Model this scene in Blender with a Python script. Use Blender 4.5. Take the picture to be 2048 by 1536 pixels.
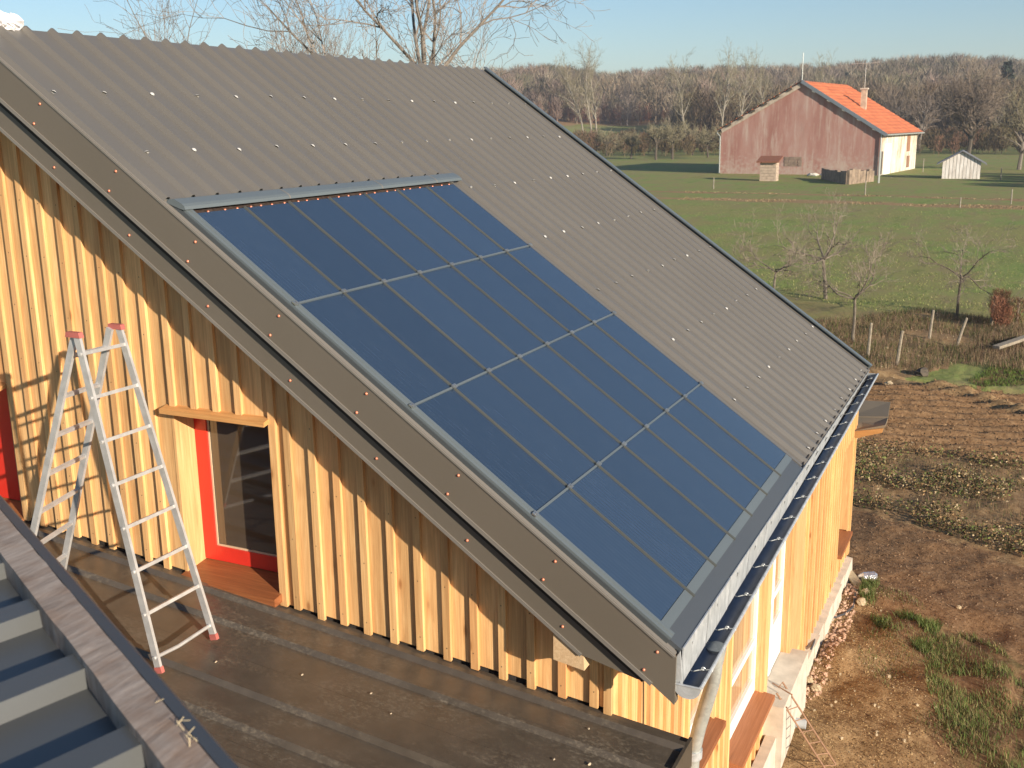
import bpy, math, random
import numpy as np
from mathutils import Vector, Matrix
S = bpy.context.scene
for o in list(bpy.data.objects): bpy.data.objects.remove(o)
PI = math.pi
# ------------------------------------------------------------------ camera
cam = bpy.data.cameras.new('camera'); co = bpy.data.objects.new('camera', cam); S.collection.objects.link(co)
CAM = (-5.3846, -1.6438, 2.8053)
co.matrix_world = Matrix(((0.43354, 0.21892, -0.87414, CAM[0]), (-0.90104, 0.09145, -0.42398, CAM[1]), (-0.012878, 0.971448, 0.236904, CAM[2]), (0, 0, 0, 1)))
cam.sensor_width = 36; cam.lens = 37.29; cam.clip_start = .05; cam.clip_end = 6000
cam.dof.use_dof = True; cam.dof.focus_distance = 9.5; cam.dof.aperture_fstop = 5.6
S.camera = co
# ------------------------------------------------------------------ world, sun, exposure
SUN = Vector((.432, .854, -.290)).normalized()          # direction the light travels
w = bpy.data.worlds.new("World"); S.world = w; w.use_nodes = True
wn = w.node_tree.nodes; sk = wn.new('ShaderNodeTexSky'); sk.sky_type = 'NISHITA'; sk.sun_disc = False
sk.sun_elevation = math.asin(-SUN.z); sk.sun_rotation = math.atan2(-SUN.x, -SUN.y) % (2*PI)
sk.air_density = 1.0; sk.dust_density = .35; sk.ozone_density = 3.5
w.node_tree.links.new(sk.outputs[0], wn['Background'].inputs[0]); wn['Background'].inputs[1].default_value = .074
sl = bpy.data.lights.new('sun', 'SUN'); so = bpy.data.objects.new('sun', sl); S.collection.objects.link(so)
sl.energy = 4.7; sl.angle = math.radians(.6); sl.color = (1, .87, .70)
so.rotation_euler = SUN.to_track_quat('-Z', 'Y').to_euler()
S.view_settings.view_transform = 'Standard'; S.view_settings.look = 'None'; S.view_settings.gamma = 1
S.view_settings.use_curve_mapping = False; S.view_settings.exposure = .86
S.render.engine = 'CYCLES'

# ------------------------------------------------------------------ frames
TH = math.radians(35.106); CT, ST = math.cos(TH), math.sin(TH)
def RF(x, s, o): return (x, s*CT - o*ST, s*ST + o*CT)       # roof frame: along ridge, up the slope, off the plane
G = -4.05
def LRz(y): return -.74 + .097*(y-.42)                      # lower roof plane
XW, YW = .2, .43                                            # gable wall plane, front wall plane

# ------------------------------------------------------------------ mesh helpers
class MB:
    def __init__(s): s.v = []; s.f = []; s.c = None
    def face(s, pts):
        n = len(s.v); s.v += [tuple(p) for p in pts]; s.f.append(tuple(range(n, n+len(pts)))); return s
    def hexa(s, p):                                          # 8 points: bottom 4 (ccw), top 4
        n = len(s.v); s.v += [tuple(q) for q in p]
        s.f += [(n+3, n+2, n+1, n), (n+4, n+5, n+6, n+7), (n, n+1, n+5, n+4), (n+1, n+2, n+6, n+5), (n+2, n+3, n+7, n+6), (n+3, n, n+4, n+7)]; return s
    def box(s, x0, x1, y0, y1, z0, z1):
        return s.hexa([(x0, y0, z0), (x1, y0, z0), (x1, y1, z0), (x0, y1, z0), (x0, y0, z1), (x1, y0, z1), (x1, y1, z1), (x0, y1, z1)])
    def rbox(s, x0, x1, s0, s1, o0, o1):
        return s.hexa([RF(x0, s0, o0), RF(x1, s0, o0), RF(x1, s1, o0), RF(x0, s1, o0), RF(x0, s0, o1), RF(x1, s0, o1), RF(x1, s1, o1), RF(x0, s1, o1)])
    def bar(s, a, b, wd, ht, up=(0, 0, 1)):
        a, b = Vector(a), Vector(b); d = (b-a).normalized(); u = Vector(up); u = (u - d*u.dot(d)).normalized(); r = d.cross(u)
        o = []
        for p in (a, b):
            o += [p - r*wd/2 - u*ht/2, p + r*wd/2 - u*ht/2, p + r*wd/2 + u*ht/2, p - r*wd/2 + u*ht/2]
        n = len(s.v); s.v += [tuple(q) for q in o]
        s.f += [(n, n+1, n+2, n+3), (n+7, n+6, n+5, n+4), (n, n+4, n+5, n+1), (n+1, n+5, n+6, n+2), (n+2, n+6, n+7, n+3), (n+3, n+7, n+4, n)]; return s
    def tube(s, pts, rad, k=8, cap=True):
        pts = [Vector(p) for p in pts]; m = len(pts)
        if not hasattr(rad, '__len__'): rad = [rad]*m
        n0 = len(s.v); u = None
        for i, p in enumerate(pts):
            d = (pts[min(i+1, m-1)] - pts[max(i-1, 0)]).normalized()
            if u is None: u = d.orthogonal().normalized()
            u = (u - d*u.dot(d)).normalized(); v = d.cross(u)
            for j in range(k):
                a = 2*PI*j/k; s.v.append(tuple(p + (u*math.cos(a) + v*math.sin(a))*rad[i]))
        for i in range(m-1):
            for j in range(k):
                a = n0+i*k+j; b = n0+i*k+(j+1) % k; s.f.append((a, b, b+k, a+k))
        if cap: s.f.append(tuple(n0+j for j in range(k))[::-1]); s.f.append(tuple(n0+(m-1)*k+j for j in range(k)))
        return s
    def prism(s, poly, v):                                   # extrude a planar polygon by vector v
        n = len(s.v); k = len(poly); v = Vector(v)
        s.v += [tuple(p) for p in poly] + [tuple(Vector(p)+v) for p in poly]
        s.f += [tuple(range(n, n+k)), tuple(range(n+2*k-1, n+k-1, -1))]
        for j in range(k): s.f.append((n+j, n+k+j, n+k+(j+1) % k, n+(j+1) % k))
        return s
    def blob(s, c, r, seed=0, k=7, rings=4, jit=.18, sq=(1, 1, 1)):
        rr = random.Random(seed); n0 = len(s.v); c = Vector(c)
        s.v.append(tuple(c + Vector((0, 0, r*sq[2]))))
        for i in range(1, rings):
            ph = PI*i/rings
            for j in range(k):
                a = 2*PI*j/k + .3*i; q = r*(1+rr.uniform(-jit, jit))
                s.v.append(tuple(c + Vector((q*math.sin(ph)*math.cos(a)*sq[0], q*math.sin(ph)*math.sin(a)*sq[1], q*math.cos(ph)*sq[2]))))
        s.v.append(tuple(c - Vector((0, 0, r*sq[2])))); e = len(s.v)-1
        for j in range(k): s.f.append((n0, n0+1+j, n0+1+(j+1) % k)); b = n0+1+(rings-2)*k; s.f.append((e, b+(j+1) % k, b+j))
        for i in range(rings-2):
            for j in range(k):
                a = n0+1+i*k+j; b = n0+1+i*k+(j+1) % k; s.f.append((a, a+k, b+k, b))
        return s
    def mesh(s, name, mt, org=(0, 0, 0), smooth=False):
        me = bpy.data.meshes.new(name)
        v = np.array(s.v, dtype=float) - np.array(org); me.from_pydata(v.tolist(), [], s.f); me.materials.append(mt)
        if s.c is not None:
            at = me.color_attributes.new('tint', 'FLOAT_COLOR', 'POINT'); at.data.foreach_set('color', np.array(s.c, dtype=np.float32).ravel())
        if smooth:
            me.polygons.foreach_set('use_smooth', [True]*len(me.polygons))
            try: me.set_sharp_from_angle(angle=math.radians(40))
            except Exception: pass
        me.update(); return me
    def build(s, name, mt, parent=None, smooth=False, org=None, **kw):
        base = wloc(parent)
        if org is None: org = base
        o = bpy.data.objects.new(name, s.mesh(name, mt, org, smooth)); S.collection.objects.link(o)
        if parent: o.parent = parent
        o.location = Vector(org) - Vector(base)
        for k, v in kw.items(): o[k] = v
        return o
def wloc(o):
    p = Vector((0, 0, 0))
    while o: p += o.location; o = o.parent
    return tuple(p)
def thing(name, label, cat, loc, group=None):
    o = bpy.data.objects.new(name, None); S.collection.objects.link(o); o.location = loc; o.empty_display_size = .2
    o['label'] = label; o['category'] = cat
    if group: o['group'] = group
    return o
def tag(o, label, cat, group=None):
    o['label'] = label; o['category'] = cat
    if group: o['group'] = group
    return o
def inst(name, me, parent, wpos, rot=None):
    o = bpy.data.objects.new(name, me); S.collection.objects.link(o)
    o.location = Vector(wpos) - Vector(wloc(parent)) if parent else wpos
    if parent: o.parent = parent
    if rot: o.rotation_euler = rot
    return o

# ------------------------------------------------------------------ materials
class NT:
    def __init__(s, name):
        s.m = bpy.data.materials.new(name); s.m.use_nodes = True; s.t = s.m.node_tree; s.b = s.t.nodes['Principled BSDF']
        s.geo = None
    def n(s, t, **kw):
        q = s.t.nodes.new(t)
        for k, v in kw.items(): setattr(q, k, v)
        return q
    def l(s, a, b): s.t.links.new(a, b)
    def inp(s, node, key, v):
        if hasattr(v, 'is_linked') or isinstance(v, bpy.types.NodeSocket): s.l(v, node.inputs[key])
        else: node.inputs[key].default_value = v
    def pos(s, scale=(1, 1, 1), rot=(0, 0, 0), rnd=0, obj=False):
        if obj: p = s.n('ShaderNodeTexCoord').outputs['Object']
        else: p = s.n('ShaderNodeNewGeometry').outputs['Position']
        if rnd:
            oi = s.n('ShaderNodeObjectInfo'); ad = s.n('ShaderNodeVectorMath', operation='MULTIPLY_ADD')
            cb = s.n('ShaderNodeCombineXYZ'); s.l(oi.outputs['Random'], cb.inputs[0]); s.l(oi.outputs['Random'], cb.inputs[1]); s.l(oi.outputs['Random'], cb.inputs[2])
            s.l(cb.outputs[0], ad.inputs[0]); ad.inputs[1].default_value = (rnd, rnd*1.7, rnd*2.3); s.l(p, ad.inputs[2]); p = ad.outputs[0]
        mp = s.n('ShaderNodeMapping'); s.l(p, mp.inputs[0]); mp.inputs['Scale'].default_value = scale; mp.inputs['Rotation'].default_value = rot
        return mp.outputs[0]
    def noise(s, vec, scale, det=4, rough=.55, dist=0, out=0):
        q = s.n('ShaderNodeTexNoise'); s.l(vec, q.inputs['Vector']); q.inputs['Scale'].default_value = scale; q.inputs['Detail'].default_value = det
        q.inputs['Roughness'].default_value = rough; q.inputs['Distortion'].default_value = dist; return q.outputs[out]
    def ramp(s, f, stops, interp='LINEAR'):
        q = s.n('ShaderNodeValToRGB'); s.l(f, q.inputs[0]); e = q.color_ramp.elements; q.color_ramp.interpolation = interp
        while len(e) < len(stops): e.new(.5)
        for i, (p, c) in enumerate(stops):
            e[i].position = p; e[i].color = (c, c, c, 1) if not hasattr(c, '__len__') else (*c[:3], 1)
        return q.outputs[0]
    def mix(s, f, a, b, mode='MIX'):
        q = s.n('ShaderNodeMix', data_type='RGBA', blend_type=mode)
        s.inp(q, 0, f)
        for i, v in ((6, a), (7, b)):
            if isinstance(v, bpy.types.NodeSocket): s.l(v, q.inputs[i])
            else: q.inputs[i].default_value = (*v, 1) if len(v) == 3 else v
        return q.outputs[2]
    def math(s, op, a, b=0):
        q = s.n('ShaderNodeMath', operation=op); s.inp(q, 0, a); s.inp(q, 1, b); return q.outputs[0]
    def bump(s, h, strength=.3, dist=.01):
        q = s.n('ShaderNodeBump'); s.l(h, q.inputs['Height']); q.inputs['Strength'].default_value = strength; q.inputs['Distance'].default_value = dist
        s.l(q.outputs[0], s.b.inputs['Normal'])
    def col(s, c): s.inp(s.b, 'Base Color', c if isinstance(c, bpy.types.NodeSocket) else (*c, 1)); return s
    def set(s, **kw):
        for k, v in kw.items(): s.inp(s.b, k.replace('_', ' '), v)
        return s
def simple(name, c, rough=.5, metal=0, var=.12, vscale=6, bump=0, rnd=0, spec=.5):
    t = NT(name); v = t.pos(rnd=rnd); f = t.noise(v, vscale, 5)
    lo = tuple(x*(1-var) for x in c); hi = tuple(min(1, x*(1+var)) for x in c)
    t.col(t.ramp(f, [(.3, lo), (.7, hi)])).set(Roughness=rough, Metallic=metal); t.b.inputs['Specular IOR Level'].default_value = spec
    if bump: t.bump(t.noise(t.pos(), vscale*8, 3), bump, .005)
    return t.m

def wood(name, c1, c2, c3, axis='z', knots=True, rough=.62):
    t = NT(name); st = {'z': (9, 9, .55), 'x': (.55, 9, 9), 'y': (9, .55, 9)}[axis]
    v = t.pos(st, rnd=13.7)
    warp = t.noise(v, 1.1, 2)
    g = t.noise(v, 3.2, 6, .62, 1.2)
    oi = t.n('ShaderNodeObjectInfo')
    base = t.ramp(g, [(.28, c1), (.5, c2), (.72, c3)])
    # fine grain lines
    st2 = tuple(q*7 if q > 1 else q*1.2 for q in st); fl = t.noise(t.pos(st2, rnd=5.1), 2.5, 3, .5, .6)
    base = t.mix(t.ramp(fl, [(.35, .35), (.6, 0)]), base, tuple(q*.62 for q in c1))
    tone = t.ramp(oi.outputs['Random'], [(0, .74), (.35, .93), (.7, 1.03), (1, 1.14)])
    base = t.mix(1.0, base, tone, 'MULTIPLY')
    red = t.math('FRACT', t.math('MULTIPLY', oi.outputs['Random'], 17.31))
    base = t.mix(t.ramp(red, [(.80, 0), (1, .45)]), base, (.62, .27, .10))
    if knots:
        kv = {'z': (8, 8, 3.0), 'x': (3.0, 8, 8), 'y': (8, 3.0, 8)}[axis]
        vo = t.n('ShaderNodeTexVoronoi'); t.l(t.pos(kv, rnd=7.7), vo.inputs['Vector']); vo.inputs['Scale'].default_value = .8
        sel = t.n('ShaderNodeSeparateColor'); t.l(vo.outputs['Color'], sel.inputs[0])
        m = t.math('MULTIPLY', t.ramp(vo.outputs['Distance'], [(.055, 1), (.12, 0)]), t.ramp(sel.outputs[0], [(.36, 0), (.44, .85)]))
        base = t.mix(m, base, (.22, .085, .03))
        m2 = t.math('MULTIPLY', t.ramp(vo.outputs['Distance'], [(.1, .5), (.30, 0)]), t.ramp(sel.outputs[0], [(.36, 0), (.44, .85)]))
        base = t.mix(m2, base, (.45, .22, .08))
    t.col(base).set(Roughness=rough); t.bump(g, .10, .003); t.b.inputs['Specular IOR Level'].default_value = .3
    return t.m
M = {}
M['larch'] = wood('larch', (.56, .31, .13), (.73, .435, .19), (.84, .555, .265))
M['larch_x'] = wood('larch_x', (.60, .36, .145), (.72, .45, .19), (.80, .54, .25), 'x')
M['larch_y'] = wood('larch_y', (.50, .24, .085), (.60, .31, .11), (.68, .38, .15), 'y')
M['sill'] = wood('brown_sill', (.20, .066, .024), (.27, .095, .036), (.34, .13, .05), 'y', False, .45)
M['sillx'] = wood('brown_sill_x', (.24, .09, .04), (.31, .12, .055), (.37, .16, .08), 'x', False, .5)
# taupe coated steel
def coated(name, c, rough, dirt=.12):
    t = NT(name); v = t.pos(); f = t.noise(v, .7, 6, .6); f2 = t.noise(t.pos((1, 1, 1)), 60, 3, .7)
    a = t.ramp(f, [(.3, tuple(x*(1-dirt) for x in c)), (.7, tuple(x*(1+dirt) for x in c))])
    a = t.mix(t.ramp(f2, [(.5, 0), (.8, .18)]), a, tuple(x*1.3 for x in c))
    t.col(a).set(Roughness=t.ramp(f, [(.3, rough*.85), (.7, rough*1.15)])); t.bump(t.noise(v, 3, 3), .08, .01)
    return t.m
M['sheet'] = coated('taupe_steel', (.120, .112, .101), .36, .04)
M['fascia'] = coated('taupe_fascia', (.128, .110, .088), .45, .04)
M['trim'] = coated('taupe_trim', (.175, .160, .142), .35, .05)
M['gap'] = simple('dark_gap', (.03, .025, .022), .9)
M['flash'] = coated('blue_grey_flashing', (.105, .125, .135), .36, .08)
M['flashdk'] = coated('dark_flashing', (.055, .064, .07), .4, .08)
M['bar'] = coated('glazing_bar', (.062, .066, .060), .55, .08)
M['clip'] = simple('clip_metal', (.42, .43, .42), .3, .8)
M['copper'] = simple('copper_screw', (.72, .25, .15), .3, .35)
M['pinkscrew'] = simple('brown_screw', (.35, .13, .09), .45, .2)
M['cap'] = simple('clear_cap', (.46, .45, .43), .6, .0, var=.2, vscale=3)
# zinc
t = NT('zinc'); v = t.pos((14, 3, 3)); f = t.noise(v, 2.2, 6, .7, .8); f2 = t.noise(t.pos((1, 1, 1)), 4, 4)
c = t.ramp(f, [(.25, (.30, .32, .33)), (.5, (.48, .50, .51)), (.75, (.72, .74, .76))]); c = t.mix(t.ramp(f2, [(.4, 0), (.7, .35)]), c, (.34, .37, .40))
t.col(c).set(Metallic=.3, Roughness=t.ramp(f, [(.3, .3), (.7, .5)])); t.bump(f, .15, .004); M['zinc'] = t.m
t = NT('zinc_gutter'); f = t.noise(t.pos((2, 6, 6)), 3, 5, .6)
t.col(t.ramp(f, [(.3, (.13, .145, .18)), (.7, (.19, .20, .24))])).set(Metallic=.5, Roughness=.42); M['gutter'] = t.m
t = NT('galvanised'); vo = t.n('ShaderNodeTexVoronoi'); t.l(t.pos(), vo.inputs['Vector']); vo.inputs['Scale'].default_value = 38
sp = t.n('ShaderNodeSeparateColor'); t.l(vo.outputs['Color'], sp.inputs[0])
c = t.ramp(sp.outputs[0], [(0, (.40, .42, .40)), (1, (.50, .52, .49))]); c = t.mix(t.ramp(t.noise(t.pos(), 9, 4), [(.5, 0), (.75, .4)]), c, (.62, .63, .60))
t.col(c).set(Metallic=.45, Roughness=.45); M['galv'] = t.m
# solar glass: dark cells behind glass with faint vertical fingers
t = NT('solar_glass'); f = t.noise(t.pos((1, 1, 1)), 1.2, 3); oi = t.n('ShaderNodeObjectInfo')
v = t.pos((1, 0, 0)); wv = t.n('ShaderNodeTexWave'); t.l(v, wv.inputs['Vector']); wv.inputs['Scale'].default_value = 9; wv.bands_direction = 'X'
wv.inputs['Distortion'].default_value = .3
c = t.mix(t.ramp(wv.outputs['Fac'], [(.4, 0), (1, .22)]), (.024, .042, .076), (.042, .066, .106))
c = t.mix(1.0, c, t.ramp(oi.outputs['Random'], [(0, .88), (1, 1.12)]), 'MULTIPLY')
fs = t.noise(t.pos((30, 3, 3)), 2, 4)
t.col(t.mix(t.ramp(fs, [(.5, 0), (.8, .2)]), c, (.07, .097, .14))).set(Roughness=.26); t.b.inputs['IOR'].default_value = 1.5; t.b.inputs['Coat Weight'].default_value = .5; t.b.inputs['Coat Roughness'].default_value = .12
M['solar'] = t.m
M['absorber'] = simple('rusty_absorber', (.05, .035, .03), .6, var=.5, vscale=40)
M['red'] = simple('red_paint', (.60, .032, .020), .32, var=.05, vscale=8)
M['white'] = simple('white_paint', (.80, .80, .78), .4, var=.03)
M['beadw'] = simple('glazing_bead', (.55, .42, .28), .5, var=.1)
t = NT('window_glass'); t.col((.07, .052, .036)).set(Roughness=.05); t.b.inputs['IOR'].default_value = 1.6; t.b.inputs['Coat Weight'].default_value = 1.0; M['glass'] = t.m
t = NT('window_glass_front'); f = t.noise(t.pos((14, 1, .5)), 1, 3); t.col(t.ramp(f, [(.35, (.32, .19, .10)), (.65, (.52, .36, .2))])).set(Roughness=.12); M['glassf'] = t.m
# lower roof: dirty dark sheet
t = NT('dirty_sheet'); v = t.pos(); f = t.noise(t.pos((1.6, .55, 1), (0, 0, .0)), 2.2, 6, .62, .5); f2 = t.noise(t.pos((1, .6, 1)), 45, 4, .75); f3 = t.noise(v, 7, 4)
base = t.ramp(f3, [(.3, (.066, .054, .042)), (.7, (.090, .074, .058))])
sx = t.n('ShaderNodeSeparateXYZ'); t.l(t.n('ShaderNodeNewGeometry').outputs['Position'], sx.inputs[0])
away = t.ramp(t.math('MULTIPLY_ADD', sx.outputs[0], -.5), [(.18, 0), (.55, 1)])
mm = t.math('MULTIPLY', t.ramp(f, [(.45, 0), (.66, .6)]), t.ramp(f2, [(.48, 0), (.64, 1)])); mm = t.math('MULTIPLY', mm, away)
c = t.mix(mm, base, (.22, .185, .135)); c = t.mix(t.ramp(f2, [(.70, 0), (.76, .6)]), c, (.30, .25, .18))
t.col(c).set(Roughness=t.mix(mm, (.30, .30, .30), (.85, .85, .85))); t.bump(mm, .25, .004); M['lroof'] = t.m
M['nsheet'] = coated('near_sheet', (.078, .082, .082), .36, .05)
t = NT('weathered_board'); v = t.pos((1, 1, 1), (0, 0, -1.1)); f = t.noise(t.pos((3, 22, 6), (0, 0, .47)), 1.6, 6, .7, .6); f2 = t.noise(t.pos(), 9, 4, .6)
c = t.ramp(f, [(.25, (.14, .105, .085)), (.45, (.28, .225, .185)), (.6, (.38, .315, .265)), (.78, (.52, .44, .37))]); c = t.mix(t.ramp(f2, [(.45, 0), (.7, .5)]), c, (.26, .15, .085))
t.col(c).set(Roughness=.85); t.bump(f, .5, .004); M['oldboard'] = t.m
M['slate'] = coated('slate_flashing', (.050, .056, .066), .45, .1)
M['alu'] = simple('aluminium', (.50, .49, .48), .40, .35, var=.15, vscale=14)
M['redplastic'] = simple('red_plastic', (.42, .12, .10), .6, var=.15)
M['concrete'] = simple('pale_concrete', (.52, .46, .38), .85, var=.18, vscale=5, bump=.3)
M['rust'] = simple('rusty_steel', (.30, .17, .10), .75, var=.3, vscale=40)
M['pvc'] = simple('grey_pvc', (.40, .42, .43), .45)
M['hose'] = simple('dark_hose', (.06, .06, .065), .5)
M['stone'] = simple('pale_stone', (.42, .33, .21), .9, var=.25, vscale=18, bump=.4)
M['post'] = simple('grey_post', (.26, .22, .165), .9, var=.3, vscale=14)
M['bark'] = simple('grey_bark', (.17, .145, .12), .9, var=.3, vscale=9)
M['barkp'] = simple('pale_bark', (.27, .24, .19), .85, var=.3, vscale=6)
M['barkd'] = simple('dark_bark', (.085, .068, .05), .9, var=.3, vscale=6)
M['twig'] = simple('twigs', (.155, .13, .11), .9, var=.3, vscale=.6)
M['twigo'] = simple('olive_twigs', (.17, .15, .09), .9, var=.3, vscale=.6)
M['twigr'] = simple('brown_twigs', (.155, .12, .09), .9, var=.3, vscale=.6)
M['conif'] = simple('conifer_needles', (.028, .042, .03), .9, var=.3, vscale=.5)
M['wire'] = simple('wire', (.2, .17, .14), .6, .5)
M['foil'] = simple('crumpled_foil', (.75, .72, .72), .2, .8, var=.3, vscale=20, bump=.6)

# ================================================================== GROUND
def sm(a, b, x):
    t_ = np.clip((x-a)/(b-a), 0, 1); return t_*t_*(3-2*t_)
def inpoly(px, py, poly):
    c = np.zeros(px.shape, bool); n = len(poly)
    for i in range(n):
        x1, y1 = poly[i]; x2, y2 = poly[i-1]
        if y1 == y2: continue
        c ^= ((y1 > py) != (y2 > py)) & (px < (x2-x1)*(py-y1)/(y2-y1)+x1)
    return c
rng = np.random.default_rng(4)
def vnoise(x, y, sc, seed):
    r = np.random.default_rng(seed); T_ = r.random((64, 64)); u = x*sc; v = y*sc
    i = np.floor(u).astype(int); j = np.floor(v).astype(int); fu = u-i; fv = v-j; fu = fu*fu*(3-2*fu); fv = fv*fv*(3-2*fv)
    a = T_[i % 64, j % 64]; b = T_[(i+1) % 64, j % 64]; c = T_[i % 64, (j+1) % 64]; d = T_[(i+1) % 64, (j+1) % 64]
    return (a*(1-fu)+b*fu)*(1-fv)+(c*(1-fu)+d*fu)*fv
def fbm(x, y, sc, seed, o=4):
    s_ = 0; a = .5
    for k in range(o): s_ = s_ + a*vnoise(x+17*k, y-9*k, sc*2**k, seed+k); a *= .5
    return s_
P_STRAW = [(94.3, 60), (94, 30.5), (92, 12.3), (90.3, -1.3), (88, -30), (83, -30), (86.5, -1.3), (88.8, 12.3), (90.7, 30.5), (91, 60)]
P_STRAW2 = [(103.2, 60), (102.8, 35), (101.5, 14.4), (98, -1.2), (95, -30), (93, -30), (96.2, -1.2), (99.8, 14.4), (100.8, 35), (101, 60)]
P_LAWN = [(38, 7.2), (34, 1.6), (29.4, 1.2), (28.6, 4.2), (31, 9)]
P_WEED = [(31.5, 5.5), (36.3, 1.5), (34, -3), (30.2, -3.6), (29.9, -1.9), (27.9, -.76), (24.4, 1.09), (24.2, 3.2)]
P_STRIP = [(25.1, -.57), (29.9, -1.9), (30, -3.5), (26, -3.5), (24.4, -.9)]
P_SOIL = [(24.2, 3), (24.0, -.2), (25, -4), (17.2, -4), (17.6, -2.0), (17.8, 3)]
P_BERM = [(26.4, 3), (25.4, 2.2), (24.5, .6), (23.8, -.6), (22.2, -2.2), (21, -4), (20.2, -4), (21.4, -2.2), (23.0, -.6), (23.7, .6), (24.6, 2.2), (25.6, 3)]
P_SCRUB = [(17.6, 3), (17.9, -.1), (17.3, -4), (12.0, -4), (12.4, -2.1), (13.1, -.5), (13.9, .8), (14.2, 3)]
P_BARE = [(14.2, 3), (13.4, .2), (12.2, -2.1), (12, -4), (8.2, -4), (8.6, -2.1), (9.3, -1.1), (9.9, .1), (10.1, 3)]
P_GRA = [(10.3, .1), (10.3, -.4), (9.3, -1.1), (8.2, -.97), (8.9, -.25), (9.8, .1)]
P_GRB = [(8.75, -.9), (9.3, -1.5), (8.4, -2.2), (9, -5), (3, -5), (3.4, -1.6), (5.9, -1.45), (7.2, -1.05)]
def hill(x, y):
    r = np.hypot(x-CAM[0], y-CAM[1]); az = np.arctan2(y-CAM[1], x-CAM[0])
    top = 20.5 + .7*np.sin(az*23+.4)
    top = top - 3.0*np.exp(-((az-.35)/.03)**2) + 3*np.exp(-((az-.44)/.05)**2) + 1.5*np.exp(-((az-.09)/.05)**2) - 2.5*np.exp(-((az-.0)/.035)**2)
    return top*sm(270, 640, r)
def gh(x, y):
    x = np.asarray(x, float); y = np.asarray(y, float)
    near = 1-sm(32, 45, np.hypot(x, y))
    h = G + (fbm(x, y, 1.1, 3)-.47)*.16*near + (fbm(x, y, 4.5, 9)-.47)*.07*near
    d = np.clip((x-4)/3, 0, 1)*np.clip((10.6-x)/1.2, 0, 1)
    h = h + .10*near*d*(1-sm(.3, 1.3, np.abs(y+.35))) + .22*d*(vnoise(x, y, 1.7, 55)-.4)*(y > -2.0)*(y < .28)                     # spoil heap along the wall
    h = h + .15*np.exp(-((x - np.interp(-y, [-3, -2.2, -.6, .6, 2.2, 3.5], [26, 25, 24.1, 23.4, 21.8, 20.4]))/.28)**2)*near
    furr = .07*np.sin((x + .25*y)*2*PI/.55)*inpoly(x, y, P_SOIL)
    h = h + furr + hill(x, y) + (fbm(x, y, .05, 5)-.47)*1.0*sm(60, 160, np.hypot(x, y))*0
    h = h - .12*inpoly(x, y, [(24.6, 3), (24.5, -4), (23.9, -4), (24.0, 3)])
    return h
def axis(spans):
    out = []
    for a, b, st in spans: out += list(np.arange(a, b, st))
    return np.array(out + [spans[-1][1]])
gx = axis([(-300, -20, 20), (-20, 3, 1.0), (3, 14, .075), (14, 26, .11), (26, 45, .45), (45, 82, 2.0), (82, 106, .6), (106, 130, 2.5), (130, 300, 8), (300, 900, 15), (900, 2600, 170)])
gy = axis([(-900, -100, 60), (-100, -12, 4), (-12, -4, .7), (-4, 3, .075), (3, 12, .5), (12, 60, 3), (60, 400, 10), (400, 1900, 120)])
X_, Y_ = np.meshgrid(gx, gy, indexing='ij'); Xf, Yf = X_.ravel(), Y_.ravel(); Zf = gh(Xf, Yf)
jx = Xf + (vnoise(Xf, Yf, 2.3, 31)-.5)*.5; jy = Yf + (vnoise(Xf, Yf, 2.1, 33)-.5)*.4
NXg, NYg = len(gx), len(gy)
mask = np.zeros((len(Xf), 4), np.float32)        # r: soil kind, g: grass density, b: straw/dry, a: reddish bare
mask[:, 1] = .85
far_j = 1.0*sm(60, 90, Xf)
fx = Xf + (fbm(Xf, Yf, .2, 41)-.47)*4*far_j; fy = Yf
def paint(poly, vals, xs=jx, ys=jy):
    m_ = inpoly(xs, ys, poly); mask[m_] = vals
paint(P_STRAW, (0, .35, .8, 0), fx, fy); paint(P_STRAW2, (.3, .3, .55, .3), fx, fy)
nearsoil = (Xf < 17.6) & (Xf > -20) & (Yf < 6) & (Yf > -12); mask[nearsoil] = (1, .05, .15, .35)
paint(P_LAWN, (.0, .75, .45, 0)); paint(P_WEED, (.55, .25, .6, .3)); paint(P_SOIL, (1, .04, 0, .75)); paint(P_BERM, (.6, .2, .55, .3)); paint(P_STRIP, (.5, .42, .2, .7))
paint(P_SCRUB, (.75, .28, .3, .5)); paint(P_BARE, (1, .03, 0, .85)); paint(P_GRA, (.4, .30, .1, .9)); paint(P_GRB, (.4, .47, .2, 1.0))
rr_ = np.hypot(Xf-CAM[0], Yf-CAM[1]); az_ = np.degrees(np.arctan2(Yf-CAM[1], Xf-CAM[0]))
fo = (rr_ > 300+30*vnoise(Xf, Yf, .02, 8)) & ~((az_ > 17.5) & (az_ < 25) & (rr_ < 410))
mask[fo] = (1, .05, .5, .6)
idx = np.arange(NXg*NYg).reshape(NXg, NYg)
fcs = np.stack([idx[:-1, :-1], idx[1:, :-1], idx[1:, 1:], idx[:-1, 1:]], -1).reshape(-1, 4)
me = bpy.data.meshes.new('ground'); me.from_pydata(np.stack([Xf, Yf, Zf], 1).tolist(), [], fcs.tolist())
at = me.color_attributes.new('kinds', 'FLOAT_COLOR', 'POINT'); at.data.foreach_set('color', mask.ravel())
me.polygons.foreach_set('use_smooth', [True]*len(me.polygons))
t = NT('ground'); ca = t.n('ShaderNodeVertexColor', layer_name='kinds'); sp = t.n('ShaderNodeSeparateColor'); t.l(ca.outputs[0], sp.inputs[0])
R_, G_, B_, A_ = sp.outputs[0], sp.outputs[1], sp.outputs[2], ca.outputs[1]
P0 = t.pos()
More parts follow.
